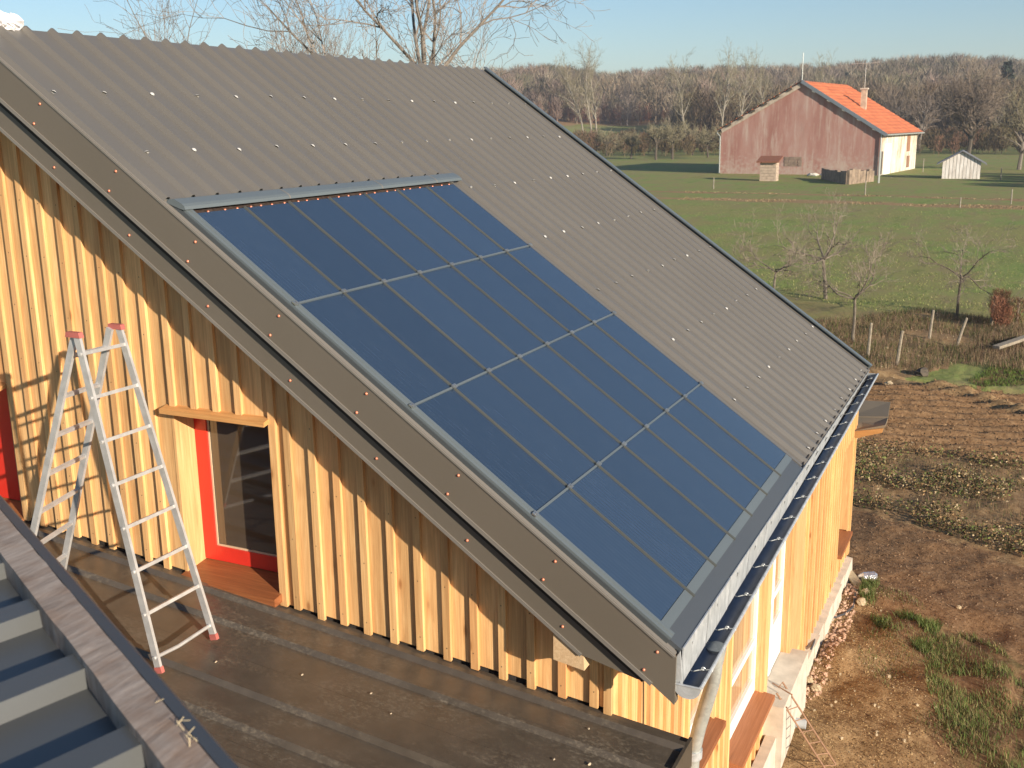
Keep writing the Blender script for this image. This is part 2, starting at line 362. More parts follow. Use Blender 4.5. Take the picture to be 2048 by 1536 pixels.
n1 = t.noise(P0, .9, 6, .65); n2 = t.noise(P0, 9, 6, .7); n3 = t.noise(P0, 38, 4, .7); nf = t.noise(P0, .16, 6, .7); nl = t.noise(t.pos((.35, 1, 1)), .7, 5, .7)
grass = t.ramp(n2, [(.25, (.12, .165, .040)), (.5, (.20, .26, .070)), (.75, (.30, .32, .11))])
grass = t.mix(t.ramp(nf, [(.40, 0), (.56, .75)]), grass, (.26, .23, .09))
grass = t.mix(t.ramp(nl, [(.48, 0), (.64, .7)]), grass, (.25, .19, .10))
grass = t.mix(t.ramp(nl, [(.28, .6), (.42, 0)]), grass, (.085, .12, .03))
straw = t.ramp(n2, [(.3, (.17, .10, .05)), (.55, (.30, .20, .10)), (.75, (.42, .31, .17))])
soilA = t.ramp(n2, [(.28, (.20, .122, .058)), (.5, (.36, .235, .115)), (.72, (.50, .35, .185))])
soilB = t.ramp(n2, [(.28, (.100, .050, .024)), (.5, (.195, .108, .055)), (.72, (.29, .175, .095))])
soil = t.mix(A_, soilA, soilB)
soil = t.mix(t.ramp(n3, [(.66, 0), (.72, .35)]), soil, (.40, .30, .18))
soil = t.mix(t.ramp(n3, [(.28, .6), (.36, 0)]), soil, (.045, .028, .016))
gm = t.math('ADD', t.math('MULTIPLY', G_, 1.3), t.math('MULTIPLY_ADD', n2, 1.2)); 
q = gm.node; q.inputs[1].default_value = 1.2
grass = t.mix(t.math('MULTIPLY', A_, 1.0), grass, t.mix(1.0, grass, (.32, .32, .32), 'MULTIPLY'))
base = t.mix(t.ramp(t.math('ADD', G_, t.math('SUBTRACT', n1, .5)), [(.40, 0), (.56, 1)]), soil, grass)
base = t.mix(t.math('MULTIPLY', B_, t.ramp(n1, [(.38, .25), (.58, .95)])), base, straw)
t.col(base).set(Roughness=.95); t.b.inputs['Specular IOR Level'].default_value = .15
hh = t.math('ADD', n2, t.math('MULTIPLY', n3, .5)); t.bump(hh, .55, .04)
me.materials.append(t.m)
go = bpy.data.objects.new('ground', me); S.collection.objects.link(go); go['kind'] = 'structure'
def gz(x, y): return float(gh(np.array([x]), np.array([y]))[0])

# ================================================================== HOUSE
SR = 6.2                                     # slope length to the ridge (from row 4)
XF = 7.78                                    # far verge
house = thing('house', 'new timber-clad house with taupe corrugated metal roof and solar array', 'house', (XW, YW, G))
PT = .2365; R0 = .181 - PT
def rib_profile(x0, x1):
    pr = [(x0, -.042)]
    k = math.ceil((x0 - R0 - .035)/PT)
    while True:
        c = R0 + k*PT
        if c + .036 > x1: break
        if c - .036 > x0: pr += [(c-.034, -.042), (c-.010, -.009), (c+.010, -.009), (c+.034, -.042)]
        k += 1
    pr.append((x1, -.042)); return pr
def rib_sheet(x0, x1, s0, s1, name='roof_sheet'):
    pr = rib_profile(x0, x1); m = MB(); ns = max(2, int((s1-s0)/1.0))
    n0 = 0
    for i in range(ns+1):
        s = s0 + (s1-s0)*i/ns
        for (x, o) in pr: m.v.append(RF(x, s, o))
    k = len(pr)
    for i in range(ns):
        for j in range(k-1): a = i*k+j; m.f.append((a, a+1, a+1+k, a+k))
    # folded lower lip so the sheet has thickness at its cut edge
    b = len(m.v)
    for (x, o) in pr: m.v.append(RF(x, s0, o-.004 if s0 > 1 else -.050))
    for j in range(k-1): m.f.append((j, b+j, b+j+1, j+1))
    return m.build(name, M['sheet'], house)
# upper sheets above the array, then full-length sheets right of it
cuts = [-.10] + [R0 + PT*(1+4*k) - PT/2 for k in range(1, 4)] + [3.61]
for a, b in zip(cuts[:-1], cuts[1:]): rib_sheet(a, b, 4.155, SR)
cuts = [3.61] + [R0 + PT*(1+4*k) - PT/2 for k in range(4, 8) if R0 + PT*(1+4*k) - PT/2 > 3.7] + [XF-.03]
for a, b in zip(cuts[:-1], cuts[1:]): rib_sheet(a, b, -.13, SR)
# back slope and roof body
m = MB(); yr, zr = SR*CT, SR*ST
m.prism([(-.08, -.05, -.13), RF(-.08, SR-.02, -.055), (-.08, 2*yr+.05, -.13), (-.08, 2*yr-.15, -.33), (-.08, yr, zr-.42), (-.08, .12, -.33)], (XF-.04+.08, 0, 0))
m.build('roof_structure', M['gap'], house)
m = MB()
for k in range(34):
    c = R0 + PT*k
    if c < 0 or c > XF: continue
m.prism([(-.10, yr+.005, zr-.052), (XF, yr+.005, zr-.052), (XF, 2*yr+.1, -.13), (-.10, 2*yr+.1, -.13)], (0, 0, -.02)); m.build('back_roof_sheet', M['sheet'], house)
# verge: upper and lower fascia, flat cap beside the array
XV = -.10
m = MB(); m.rbox(XV, -.05, -.125, SR, -.055, -.040); m.build('verge_cap', M['trim'], house)
m = MB(); m.rbox(XV-.004, XV+.015, -.135, SR, -.285, -.048); m.build('verge_fascia', M['fascia'], house)
m = MB(); m.rbox(XV-.012, XV-.0045, -.135, SR, -.300, -.275); m.rbox(XV-.010, XV+.0, -.13, SR, -.056, -.044); m.build('fascia_trim', M['trim'], house)
m = MB(); m.prism([RF(-.06, -.08, -.345), RF(-.06, SR, -.345), RF(-.06, SR, -.495), RF(-.06, .27, -.495), RF(-.06, -.06, -.36)], (.012, 0, 0)); m.build('lower_fascia', M['fascia'], house)
m = MB(); m.rbox(-.068, -.0605, .27, SR, -.508, -.486); m.build('fascia_trim', M['trim'], house)
m = MB(); m.rbox(-.045, -.04, .0, SR, -.37, -.25); m.build('fascia_backing', M['gap'], house)
m = MB(); m.rbox(-.04, XW-.002, .35, SR, -.48, -.46); m.build('soffit', M['larch_y'], house)
# pointed end of the verge and its small return
m = MB(); e = [RF(XV, -.136, -.048), RF(XV, -.136, -.285)]
m.hexa([(XV, -.125, -.40), (XV+.045, -.125, -.40), (XV+.045, -.118, -.40), (XV, -.118, -.40), (XV, -.085, -.115), (XV+.045, -.085, -.115), (XV+.045, -.078, -.115), (XV, -.078, -.115)])
m.v = [(a, b_+.035, c_) for a, b_, c_ in m.v]; m.build('verge_return', M['fascia'], house)
m = MB(); m.prism([RF(XV-.003, .02, -.285), RF(XV-.003, .02, -.06), (XV-.003, -.086, -.118), (XV-.003, -.082, -.415)], (.014, 0, 0)); m.build('verge_fascia_end', M['fascia'], house)
# far verge
m = MB(); m.rbox(XF-.05, XF+.02, -.13, SR, -.012, .006); m.rbox(XF+.008, XF+.02, -.13, SR, -.25, -.013); m.build('far_verge_trim', M['flash'], house)
# screws: clear-capped on the sheets
def dome(r, h, mt, name):
    m = MB(); k = 8
    for i, (q, z) in enumerate(((1, 0), (.85, .5), (.45, .9))):
        for j in range(k): a = 2*PI*j/k; m.v.append((r*q*math.cos(a), r*q*math.sin(a), h*z))
    m.v.append((0, 0, h))
    for i in range(2):
        for j in range(k): m.f.append((i*k+j, i*k+(j+1) % k, (i+1)*k+(j+1) % k, (i+1)*k+j))
    for j in range(k): m.f.append((2*k+j, 2*k+(j+1) % k, 3*k))
    return m.mesh(name, mt, smooth=True)
capm = dome(.019, .012, M['cap'], 'screw_cap')
scol = [(-.03+.4727*k) for k in range(17)]
rows = [(5.34, 0, 17, 0), (4.63, 0, 17, 1), (3.88, 8, 17, 0), (3.08, 7, 17, 1), (2.29, 8, 17, 0), (1.49, 7, 17, 1), (.70, 8, 17, 0), (-.065, 7, 17, 1)]
rj = random.Random(3)
for s, a, b, od in rows:
    for k in range(a, b):
        x = R0 + PT*(2*k+od)
        if s < 4.2 and x < 3.56: continue
        if x > XF-.05: continue
        if x < 0: x = -.03
        o = inst('roof_screw', capm, house, RF(x, s+rj.uniform(-.012, .012), -.005), (TH, 0, rj.random()*3))
cpm = dome(.010, .009, M['copper'], 'fascia_screw')
for s in [-.04+.768*k for k in range(8)]: inst('fascia_screw', cpm, house, RF(XV-.005, s, -.10), (0, -PI/2, 0))
for s in [-.03+.768*k-.02 for k in range(8)]: inst('fascia_screw', cpm, house, RF(XV-.005, s, -.25), (0, -PI/2, 0))
for s in [.46+.77*k for k in range(8)]: inst('fascia_screw', cpm, house, RF(-.061, s, -.435), (0, -PI/2, 0))

# ---- gable wall: boards and battens, each one a part
W1 = (2.92, 3.78, -.41, .845); W2 = (5.50, 6.35, -.24, .845)          # openings y0,y1,z0,z1
ys = [YW+.03, .517, .731, .947, 1.147, 1.352, 1.556, 1.762, 1.967, 2.18, 2.372, 2.563, 2.764]
while ys[-1] < 3.8: ys.append(ys[-1]+.2)
while ys[-1] < 5.4: ys.append(ys[-1]+.184)
while ys[-1] < 9.6: ys.append(ys[-1]+.2)
ymid = yr
def gtop(y): return (y if y < ymid else 2*ymid-y)*math.tan(TH) - .30/CT
def wallpiece(name, y0, y1, x0, x1, z0f, mt):
    def seg(zb, zt):
        m = MB(); a, b = (zb(y0), zb(y1)); c, d = (zt(y1), zt(y0))
        m.hexa([(x0, y0, a), (x1, y0, a), (x1, y1, b), (x0, y1, b), (x0, y0, d), (x1, y0, d), (x1, y1, c), (x0, y1, c)])
        m.build(name, mt, house)
    for w_ in (W1, W2):
        if y0 < w_[1]-.005 and y1 > w_[0]+.005:
            if z0f(w_[0]) < w_[2]-.06 and False: seg(z0f, lambda y: w_[2])
            seg(lambda y: w_[3], gtop); return
    seg(z0f, gtop)
rw = random.Random(8)
for i in range(len(ys)-1):
    y0, y1 = ys[i]+.002, ys[i+1]-.002
    dz = rw.uniform(-.01, .012); zb = lambda y, dz=dz: LRz(y)+.015+dz
    parts_ = [(y0, y1)]
    for w_ in (W1, W2):
        nxt = []
        for a, b in parts_:
            if a < w_[0] < b: nxt += [(a, w_[0]-.001), (w_[0]+.001, b)]
            elif a < w_[1] < b: nxt += [(a, w_[1]-.001), (w_[1]+.001, b)]
            else: nxt.append((a, b))
        parts_ = nxt
    for a, b in parts_:
        if b-a > .012: wallpiece('wall_board', a, b, XW, XW+.022, zb, M['larch'])
    yc = ys[i+1]; dz2 = rw.uniform(-.02, .0); zb2 = lambda y, dz=dz2: LRz(y)+.005+dz
    a, b = yc-.027, yc+.027
    if abs(yc-W1[0]) < .06: a, b = W1[0]-.065, W1[0]-.008
    wallpiece('wall_batten', a, b, XW-.027, XW-.001, zb2, M['larch'])
m = MB()
for yc in ys[1:]:
    if W1[0]-.1 < yc < W1[1]+.1 or W2[0]-.1 < yc: continue
    z = LRz(yc)+.10
    while z < gtop(yc)-.1:
        c_ = Vector((XW-.0285, yc+rw.uniform(-.006, .006), z+rw.uniform(-.02, .02))); q_ = .0042
        m.face([c_+Vector((0, q_*math.cos(2*PI*j/6), q_*math.sin(2*PI*j/6))) for j in range(6)]); z += .42
m.build('nail_heads', M['gap'], house, kind='stuff')
m = MB()
m.prism([(XW+.024, YW+.03, G-.1), (XW+.024, YW+.03, gtop(YW+.03)-.02), (XW+.024, W1[0]-.03, gtop(W1[0])-.05), (XW+.024, W1[0]-.03, G-.1)], (.04, 0, 0))
m.build('wall_core', M['gap'], house)
for (a, b) in ((W1[1]+.03, W2[0]-.03),):
    m = MB(); m.prism([(XW+.024, a, G), (XW+.024, a, gtop(a)-.05), (XW+.024, b, gtop(b)-.05), (XW+.024, b, G)], (.04, 0, 0)); m.build('wall_core', M['gap'], house)
m = MB(); m.prism([(XW+.024, W2[1]+.03, G), (XW+.024, W2[1]+.03, 2.8), (XW+.024, 9.7, .1), (XW+.024, 9.7, G)], (.04, 0, 0)); m.build('wall_core', M['gap'], house)
# purlin end poking out under the verge
m = MB(); m.prism([(-.052, .690, -.325), (-.052, .690, -.12), (-.052, .50, -.12), (-.052, .49, -.355)], (XW+.07, 0, 0)); 
m.build('purlin_end', wood('fresh_sawn_wood', (.50, .34, .19), (.62, .45, .27), (.70, .53, .33), 'x', False, .8), house)

def gable_window(w_, lab):
    y0, y1, z0, z1 = w_; D = .25; fr0 = .05 if w_ is W1 else .50
    wn_ = bpy.data.objects.new('window', None); S.collection.objects.link(wn_); wn_.parent = house
    base = Vector((XW, y0, z0)); wn_.location = base - Vector(wloc(house)); wn_['label'] = lab
    m = MB(); m.box(XW-.004, XW+D, y1-.002, y1+.024, z0-.0, z1); m.build('jamb', M['larch'], wn_)
    m = MB(); m.box(XW-.004, XW+D, y0-.022, y0, z0, z1); m.build('jamb', M['larch'], wn_)
    m = MB(); m.box(XW+.03, XW+D, y0, y1, z1-.002, z1+.02); m.build('lintel_lining', M['larch_y'], wn_)
    m = MB(); m.hexa([(XW-.085, y0-.02, z1-.012), (XW+.01, y0-.02, z1+.01), (XW+.01, y1+.055, z1+.01), (XW-.085, y1+.055, z1-.012), (XW-.085, y0-.02, z1+.022), (XW+.01, y0-.02, z1+.042), (XW+.01, y1+.055, z1+.042), (XW-.085, y1+.055, z1+.022)])
    m.build('drip_board', M['larch_y'], wn_)
    m = MB(); f = .095; zt = z1
    m.box(XW+D-.06, XW+D, y1-f-.02, y1-.003, z0+.04, zt-.003); m.box(XW+D-.06, XW+D, y0+.003, y0+fr0, z0+.04, zt-.003)
    m.box(XW+D-.059, XW+D-.001, y0+fr0+.001, y1-f-.021, z0+.04, z0+.04+f+.02); m.box(XW+D-.059, XW+D-.001, y0+fr0+.001, y1-f-.021, zt-.06, zt-.004)
    fr = m.build('window_frame', M['red'], wn_)
    m = MB(); a, b = y0+fr0, y1-f-.02; c_, d_ = z0+.04+f+.02, zt-.06
    m.box(XW+D-.045, XW+D-.038, b-.014, b-.001, c_, d_); m.box(XW+D-.045, XW+D-.038, a, b-.015, c_, c_+.013); m.build('glazing_bead', M['beadw'], wn_)
    m = MB(); m.box(XW+D-.036, XW+D-.030, a, b, c_, d_); m.build('glass', M['glass'], wn_)
    m = MB(); m.hexa([(XW-.11, y0-.025, z0-.075), (XW+D, y0-.025, z0-.03), (XW+D, y1+.02, z0-.03), (XW-.11, y1+.02, z0-.045-.03), (XW-.11, y0-.025, z0-.012), (XW+D, y0-.025, z0+.04), (XW+D, y1+.02, z0+.04), (XW-.11, y1+.02, z0-.012)])
    m.build('sill', M['sill'], wn_)
    m = MB(); m.box(XW-.02, XW+.02, y0-.02, y1+.02, z0-.2, z0-.08); m.build('apron_board', M['sill'], wn_)
gable_window(W1, 'red-framed window with brown sill on the gable wall')
gable_window(W2, 'red window cut by the left edge of the photo')

# ---- front wall: board and batten, windows and door in the sun
ZB = -3.78; XE = 10.85; ZT = -.15
OP = [(2.05, 2.85, -2.25, -1.15), (3.45, 4.80, -3.02, -.95), (5.0, 6.22, -3.25, -.95), (9.75, 10.75, -3.36, -1.8)]
ZXT = ([7.8, 8.6, 9.3, 9.8, 10.2, 10.5, 10.8], [-.3, -.32, -.4, -.6, -.85, -1.05, -1.25])
x = XW+.0085; i = 0; pitch = .195
while x < XE-.02:
    x1 = min(x+pitch, XE); segs = [(x+.002, x1-.002, None)]
    for o_ in OP:
        ns_ = []
        for a, b, tg in segs:
            if tg is not None: ns_.append((a, b, tg)); continue
            if b <= o_[0] or a >= o_[1]: ns_.append((a, b, None)); continue
            if a < o_[0]: ns_.append((a, o_[0], None))
            ns_.append((max(a, o_[0]), min(b, o_[1]), o_))
            if b > o_[1]: ns_.append((o_[1], b, None))
        segs = ns_
    dz = rw.uniform(-.02, .02); ZX = ZT if x1 < 7.75 else float(np.interp(x1, ZXT[0], ZXT[1]))
    for a, b, o_ in segs:
        if b-a < .015: continue
        zs = [(ZB+dz, ZT)] if o_ is None else ([(ZB+dz, o_[2]-.07)] if o_[2]-.1 > ZB and o_ is not OP[2] else []) + [(o_[3]+.0, ZT)]
        zs = [(p, min(q, ZX)) for p, q in zs if min(q, ZX) > p]
        for z0, z1 in zs:
            if o_ is not None and z0 < ZB+.1 and a > 3.4 and o_ is OP[2]: continue
            m = MB(); m.box(a, b, YW, YW+.022, z0, z1); m.build('wall_board', M['larch'], house)
    # batten over the joint
    xc = x1; inside = [o_ for o_ in OP if o_[0]-.03 < xc < o_[1]+.03]
    if not (4.78 < xc < 5.02 or 6.2 < xc < 6.88):
        zs = [(ZB+.03+dz, ZT)] if not inside else ([(ZB+.03+dz, inside[0][2]-.08)] if inside[0] is not OP[2] else []) + [(inside[0][3], ZT)]
        for z0, z1 in zs:
            z1 = min(z1, ZX)
            m = MB(); m.box(xc-.027, xc+.027, YW-.027, YW-.001, z0, z1); m.build('wall_batten', M['larch'], house)
    x = x1
m = MB(); m.box(XW-.03, XW+.008, YW-.03, YW+.02, ZB, ZT); m.build('corner_board', M['larch'], house)
m = MB(); m.box(4.802, 4.998, YW-.02, YW+.15, -3.13, ZT); m.build('door_post', M['larch'], house)
m = MB(); m.box(6.222, 6.86, YW-.02, YW+.15, ZB+.35, ZT); m.build('door_post', M['larch'], house)
m = MB(); m.box(XW+.07, 7.7, YW+.18, YW+.3, G-.3, -.2); m.build('wall_core', M['gap'], house)
m = MB(); m.box(7.701, XE-.05, YW+.32, YW+.4, G-.3, -1.85); m.build('wall_core', M['gap'], house)
m = MB(); m.box(7.7, 7.74, YW+.05, 9.6, G, -.05); m.build('far_gable_wall', M['larch'], house)

m = MB(); m.box(XE-.02, XE+.01, YW-.02, YW+3.4, ZB, -1.83); m.build('far_side_wall', M['larch'], house)
def front_window(o_, frame, sillm, rail, mull, lab, depth=.07, sill=True, bottom=.17, sy=.29):
    x0, x1, z0, z1 = o_
    wn_ = bpy.data.objects.new('window' if sill else 'glazed_door', None); S.collection.objects.link(wn_); wn_.parent = house
    wn_.location = Vector((x0, YW, z0)) - Vector(wloc(house)); wn_['label'] = lab
    ya, yb = YW+depth, YW+depth+.05; f = .07; zz = z0+.0
    m = MB(); m.box(x0, x0+f, ya, yb, zz, z1); m.box(x1-f, x1, ya, yb, zz, z1); m.box(x0+f, x1-f, ya+.001, yb, zz, zz+bottom); m.box(x0+f, x1-f, ya+.001, yb, z1-f, z1)
    for r in rail: m.box(x0+f, x1-f, ya+.002, yb, r-.035, r+.035)
    for q in mull: m.box(q-.05, q+.05, ya-.006, yb, zz+.0, z1-f)
    m.build('window_frame', frame, wn_)
    m = MB(); m.box(x0+f, x1-f, ya+.03, ya+.036, zz+bottom, z1-f); m.build('glass', M['glassf'], wn_)
    if o_ is not OP[2]: MB().box(x0-.02, x0-.001, YW-.004, yb, z0, z1).build('reveal', M['larch'], wn_)
    if o_ not in (OP[1], OP[2]): MB().box(x1+.001, x1+.02, YW-.004, yb, z0, z1).build('reveal', M['larch'], wn_)
    if sill:
        m = MB(); m.hexa([(x0-.03, sy, z0-.075), (x1+.03, sy, z0-.075), (x1+.03, yb, z0-.05), (x0-.03, yb, z0-.05), (x0-.03, sy, z0-.02), (x1+.03, sy, z0-.02), (x1+.03, yb, z0+.005), (x0-.03, yb, z0+.005)])
        m.build('sill', sillm, wn_)
    return wn_
front_window(OP[0], M['white'], M['sillx'], [], [], 'small window half hidden behind the downpipe', sy=.33)
front_window(OP[1], M['white'], M['sillx'], [-2.42], [], 'white-framed window left of the glazed door')
d_ = front_window(OP[2], M['white'], M['sillx'], [-2.34], [5.62], 'white glazed door with solid lower panel', .09, False, .55)
front_window(OP[3], M['sillx'], M['sillx'], [], [], 'window with deep reveal at the far end of the front wall', .28, True, .1, .36)
# foundation and door step
m = MB(); r5 = random.Random(5)
xs_ = [XW-.1+.35*k for k in range(32)]
for k in range(len(xs_)-1):
    a, b = xs_[k], xs_[k+1]
    if b > XE: break
    yo = .32+r5.uniform(-.012, .012); m.hexa([(a, yo-.02, G-.3), (b, yo-.02, G-.3), (b, YW+.1, G-.3), (a, YW+.1, G-.3), (a, yo, ZB+.04), (b, yo, ZB+.04), (b, YW+.1, ZB+.07), (a, YW+.1, ZB+.07)])
m.build('foundation', M['concrete'], house)
m = MB(); m.box(4.98, 6.36, .22, YW+.1, G-.2, -3.26); m.box(4.0, 4.98, .285, YW-.032, G-.2, -3.62); m.build('door_step', M['concrete'], house)

# ---- zinc eave apron, gutter with hooks, downpipe
def gut(x): k = (x+.1)/7.85; return (-.15+.045*k, -.285+.115*k)          # centre y, z of the gutter
edges = [-.06+.53*k for k in range(16)]; edges = [e for e in edges if e < 7.7]+[7.7]
m = MB(); rz = random.Random(2)
for a, b in zip(edges[:-1], edges[1:]):
    m = MB(); j = .002+rz.uniform(0, .003)
    (ya, za), (yb, zb) = gut(a), gut(b+.02)
    b2 = b-.020; ty, tz = (-.104, -.080) if a < 3.3 else (-.088, -.112); (yb, zb) = gut(b2); m.hexa([(a-.02, ya+.042-j, za-.01), (b2-.02, yb+.042-j, zb-.01), (b2-.02, yb+.048, zb-.01), (a-.02, ya+.048, za-.01), (a+.02, ty-.004-j, tz), (b2+.02, ty-.004-j, tz), (b2+.02, ty, tz), (a+.02, ty, tz)])
    m.build('eave_apron', M['zinc'], house)
m = MB(); m.box(-.06, 7.7, -.075, -.070, -.40, -.09); m.build('eave_backing', M['gap'], house)
m = MB(); m.prism([(-.075, -.10, -.09), (-.075, -.118, -.30), (-.075, -.06, -.33), (-.075, -.04, -.2)], (.012, 0, 0)); m.build('eave_apron_end', M['zinc'], house)
gut_o = bpy.data.objects.new('gutter', None); S.collection.objects.link(gut_o); gut_o.parent = house; gut_o.location = Vector((-.09, -.15, -.29)) - Vector(wloc(house))
m = MB(); k = 14; R = .080; st_ = [-.09, 7.74]
for xx in st_:
    yc, zc = gut(xx)
    for rr in (R, R-.003):
        for j in range(k+1): a = PI*j/k; m.v.append((xx, yc + rr*math.cos(a), zc - rr*math.sin(a)))
n = 2*(k+1)
for j in range(k):
    m.f.append((j, j+1, n+j+1, n+j)); a = k+1; m.f.append((a+j+1, a+j, n+a+j, n+a+j+1))
m.build('trough', M['gutter'], gut_o, True)
m = MB()
for side, r_ in ((1, .006), (-1, .011)):
    m.tube([(xx, gut(xx)[0]+side*R, gut(xx)[1]+.004) for xx in st_], r_, 7)
m.build('rim', M['zinc'], gut_o, True)
for xx in (-.092, 7.742):
    yc, zc = gut(xx); m = MB(); m.prism([(xx, yc+R*1.02*math.cos(PI*j/12), zc-R*1.02*math.sin(PI*j/12)) for j in range(13)], (.004, 0, 0))
    m.tube([(xx, yc-R, zc), (xx, yc+R, zc)], .007, 6); m.build('end_cap', M['zinc'], gut_o)
m = MB()
for xx in [.127+.4*0, .678, 1.195, 1.704, 2.226, 2.705, 3.202, 3.714, 4.161, 4.637, 5.075, 5.533, 5.941, 6.339, 6.724, 7.129, 7.508]:
    yc, zc = gut(xx); yi = yc+.066
    m = MB(); m.tube([(xx, -.112, -.12), (xx, yi, zc-.01), (xx, yc+.03, zc-.03), (xx, yc-.01, zc-.012), (xx, yc-R, zc+.006), (xx, yc-R-.012, zc-.004)], .005, 5)
    m.blob((xx, yc-.035, zc+.0), .015, 1, 8, 6, 0); m.build('gutter_hook', M['clip'], gut_o)
m = MB(); m.tube([(.36, -.15, -.368), (.36, -.15, -.364)], [.05, .05], 12); m.build('outlet_stain', M['gap'], gut_o)
dp = [(.53, -.150, -.345), (.535, -.150, -.45), (.555, -.135, -.58), (.59, -.09, -.76), (.625, -.035, -.98), (.645, .0, -1.18), (.65, .01, -1.36), (.65, .01, -1.7), (.65, .01, -3.9)]
pts = [Vector(p) for p in dp]; sm_ = []
for i in range(len(pts)-1):
    p0 = pts[max(i-1, 0)]; p1 = pts[i]; p2 = pts[i+1]; p3 = pts[min(i+2, len(pts)-1)]
    for q in range(5):
        u = q/5; sm_.append(.5*((2*p1)+(p2-p0)*u+(2*p0-5*p1+4*p2-p3)*u*u+(3*p1-p0-3*p2+p3)*u**3))
sm_.append(pts[-1])
dpo = bpy.data.objects.new('downpipe', None); S.collection.objects.link(dpo); dpo.parent = house; dpo.location = Vector(dp[-1]) - Vector(wloc(house))
MB().tube(sm_, .045, 16).build('pipe', M['galv'], dpo, True)
MB().tube([(.645, .005, -1.15), (.65, .008, -1.21)], .062, 16).build('pipe_collar', M['zinc'], dpo, True); MB().tube([(.53, -.15, -.335), (.533, -.15, -.45)], [.066, .048], 14).build('pipe_funnel', M['galv'], dpo, True); MB().bar((.65, .05, -1.18), (.65, .43, -1.18), .03, .03).build('pipe_bracket', M['zinc'], dpo)

# ================================================================== SOLAR ARRAY
arr = thing('solar_array', 'dark blue glazed solar array of seven columns set into the roof', 'solar array', RF(0, 0, 0))
RW = [0, 1.0, 2.0, 3.01, 3.97]
for c_ in range(7):
    for r_ in range(4):
        s0 = RW[r_]+(.055 if r_ == 0 else .006); s1 = RW[r_+1]-.006
        m = MB(); m.rbox(.5*c_+.006, .5*c_+.494, s0, s1, -.02, -.006); m.build('solar_panel', M['solar'], arr)
m = MB(); m.rbox(-.01, 3.5, .0, 4.02, -.045, -.024); m.build('absorber_tray', M['absorber'], arr)
for c_ in range(1, 7):
    m = MB(); x = .5*c_; m.prism([RF(x-.011, -.02, -.006), RF(x-.008, -.02, .004), RF(x+.008, -.02, .004), RF(x+.011, -.02, -.006)], Vector(RF(0, 3.99, 0))); m.build('glazing_bar', M['bar'], arr)
for r_ in (1, 2, 3):
    m = MB(); m.rbox(.0, 3.49, RW[r_]-.007, RW[r_]+.007, -.006, .003); m.build('cross_bar', M['flash'], arr)
cm = MB(); cm.rbox(-.022, .022, -.018, .012, .006, .016); cm.rbox(-.006, .006, -.012, .0, .0165, .024)
clm = cm.mesh('panel_clip', M['clip'])
for c_ in range(0, 8):
    for r_ in (1, 2, 3): inst('panel_clip', clm, arr, RF(.5*c_ - (.01 if c_ == 7 else 0) + (0 if c_ else -.035), RW[r_], 0))
m = MB(); m.prism([RF(-.06, -.05, -.055), RF(-.056, -.05, 0), RF(-.035, -.05, .002), RF(-.030, -.05, -.006), RF(-.022, -.05, -.006), RF(-.017, -.05, .004), RF(.004, -.05, .004), RF(.008, -.05, -.02)], Vector(RF(0, 4.09, 0)))
m.build('side_flashing', M['flash'], arr)
m = MB(); m.rbox(-.068, -.0605, -.05, 4.14, -.056, -.012); m.build('side_upstand', M['flashdk'], arr)
m = MB(); m.rbox(3.497, 3.53, -.11, 4.02, -.05, -.004); m.rbox(3.53, 3.612, -.12, 4.16, -.0412, -.036); m.build('right_flashing', M['sheet'], arr)
# head flashing: rolled profile, open underneath
m = MB(); m.rbox(-.075, 3.68, 4.12, 4.40, -.053, -.046); m.build('head_flashing', M['flash'], arr)
pr = [(4.145, -.045), (4.13, -.008), (4.10, .016), (4.03, .028), (4.005, .026), (3.988, .012), (3.995, .002), (4.03, -.01)]
m = MB(); m.prism([RF(-.075, s_, o_) for s_, o_ in pr], (3.755, 0, 0)); m.build('head_flashing', M['flash'], arr)
for a in (1.02, 2.28, 3.2): m = MB(); m.prism([RF(a, s_, o_+.0018) for s_, o_ in pr[1:6]], (.012, 0, 0)); m.build('flashing_joint', M['trim'], arr)
for k in range(26): inst('tray_screw', cpm, arr, RF(.03+.136*k+rj.uniform(-.03, .03), 3.982, -.02), (TH, 0, 0))
# foot flashing: narrow lip under each panel and the wide sheet below
for c_ in range(7):
    m = MB(); m.rbox(.5*c_+.016, .5*c_+.484, -.012, .052, -.014, -.003); m.build('foot_lip', M['flash'], arr)
m = MB(); m.rbox(-.055, 3.50, -.137, -.0125, -.050, -.012); m.build('foot_flashing', coated('foot_flashing', (.062, .070, .080), .42, .05), arr)

# ================================================================== LOWER ROOF (dark sheets beside the gable)
low = thing('lean_to_roof', 'low dirty brown sheet-metal roof under the ladder', 'roof', (XW, .2, -.76))
def lr_sheet(x0, x1, y0, y1):
    m = MB(); pr = [(x0, 0)]; k = math.ceil((-(x1)+.12)/PT); c = .09 - PT*60
    while c < x1:
        if c-.05 > x0 and c+.05 < x1: pr += [(c-.045, 0), (c-.02, .032), (c+.02, .032), (c+.045, 0)]
        c += PT*1.25
    pr.append((x1, 0)); n = len(pr)
    for y in np.linspace(y0, y1, 9):
        for (x, o) in pr: m.v.append((x, y, LRz(y)+o-.012))
    for i in range(8):
        for j in range(n-1): a = i*n+j; m.f.append((a, a+1, a+1+n, a+n))
    m.build('roof_sheet', M['lroof'], low)
for k in range(5): lr_sheet(-3.4+.72*k, -3.4+.72*(k+1)-.001, -.10, 8)
m = MB(); m.prism([(-3.4, -.09, LRz(-.09)-.2), (-3.4, 8, LRz(8)-.2), (-3.4, 8, LRz(8)-.03), (-3.4, -.09, LRz(-.09)-.03)], (3.58, 0, 0)); m.build('roof_deck', M['gap'], low)
m = MB(); m.box(-3.4, .185, -.115, -.095, LRz(-.1)-.18, LRz(-.1)+.012); m.build('eave_fascia', M['lroof'], low)
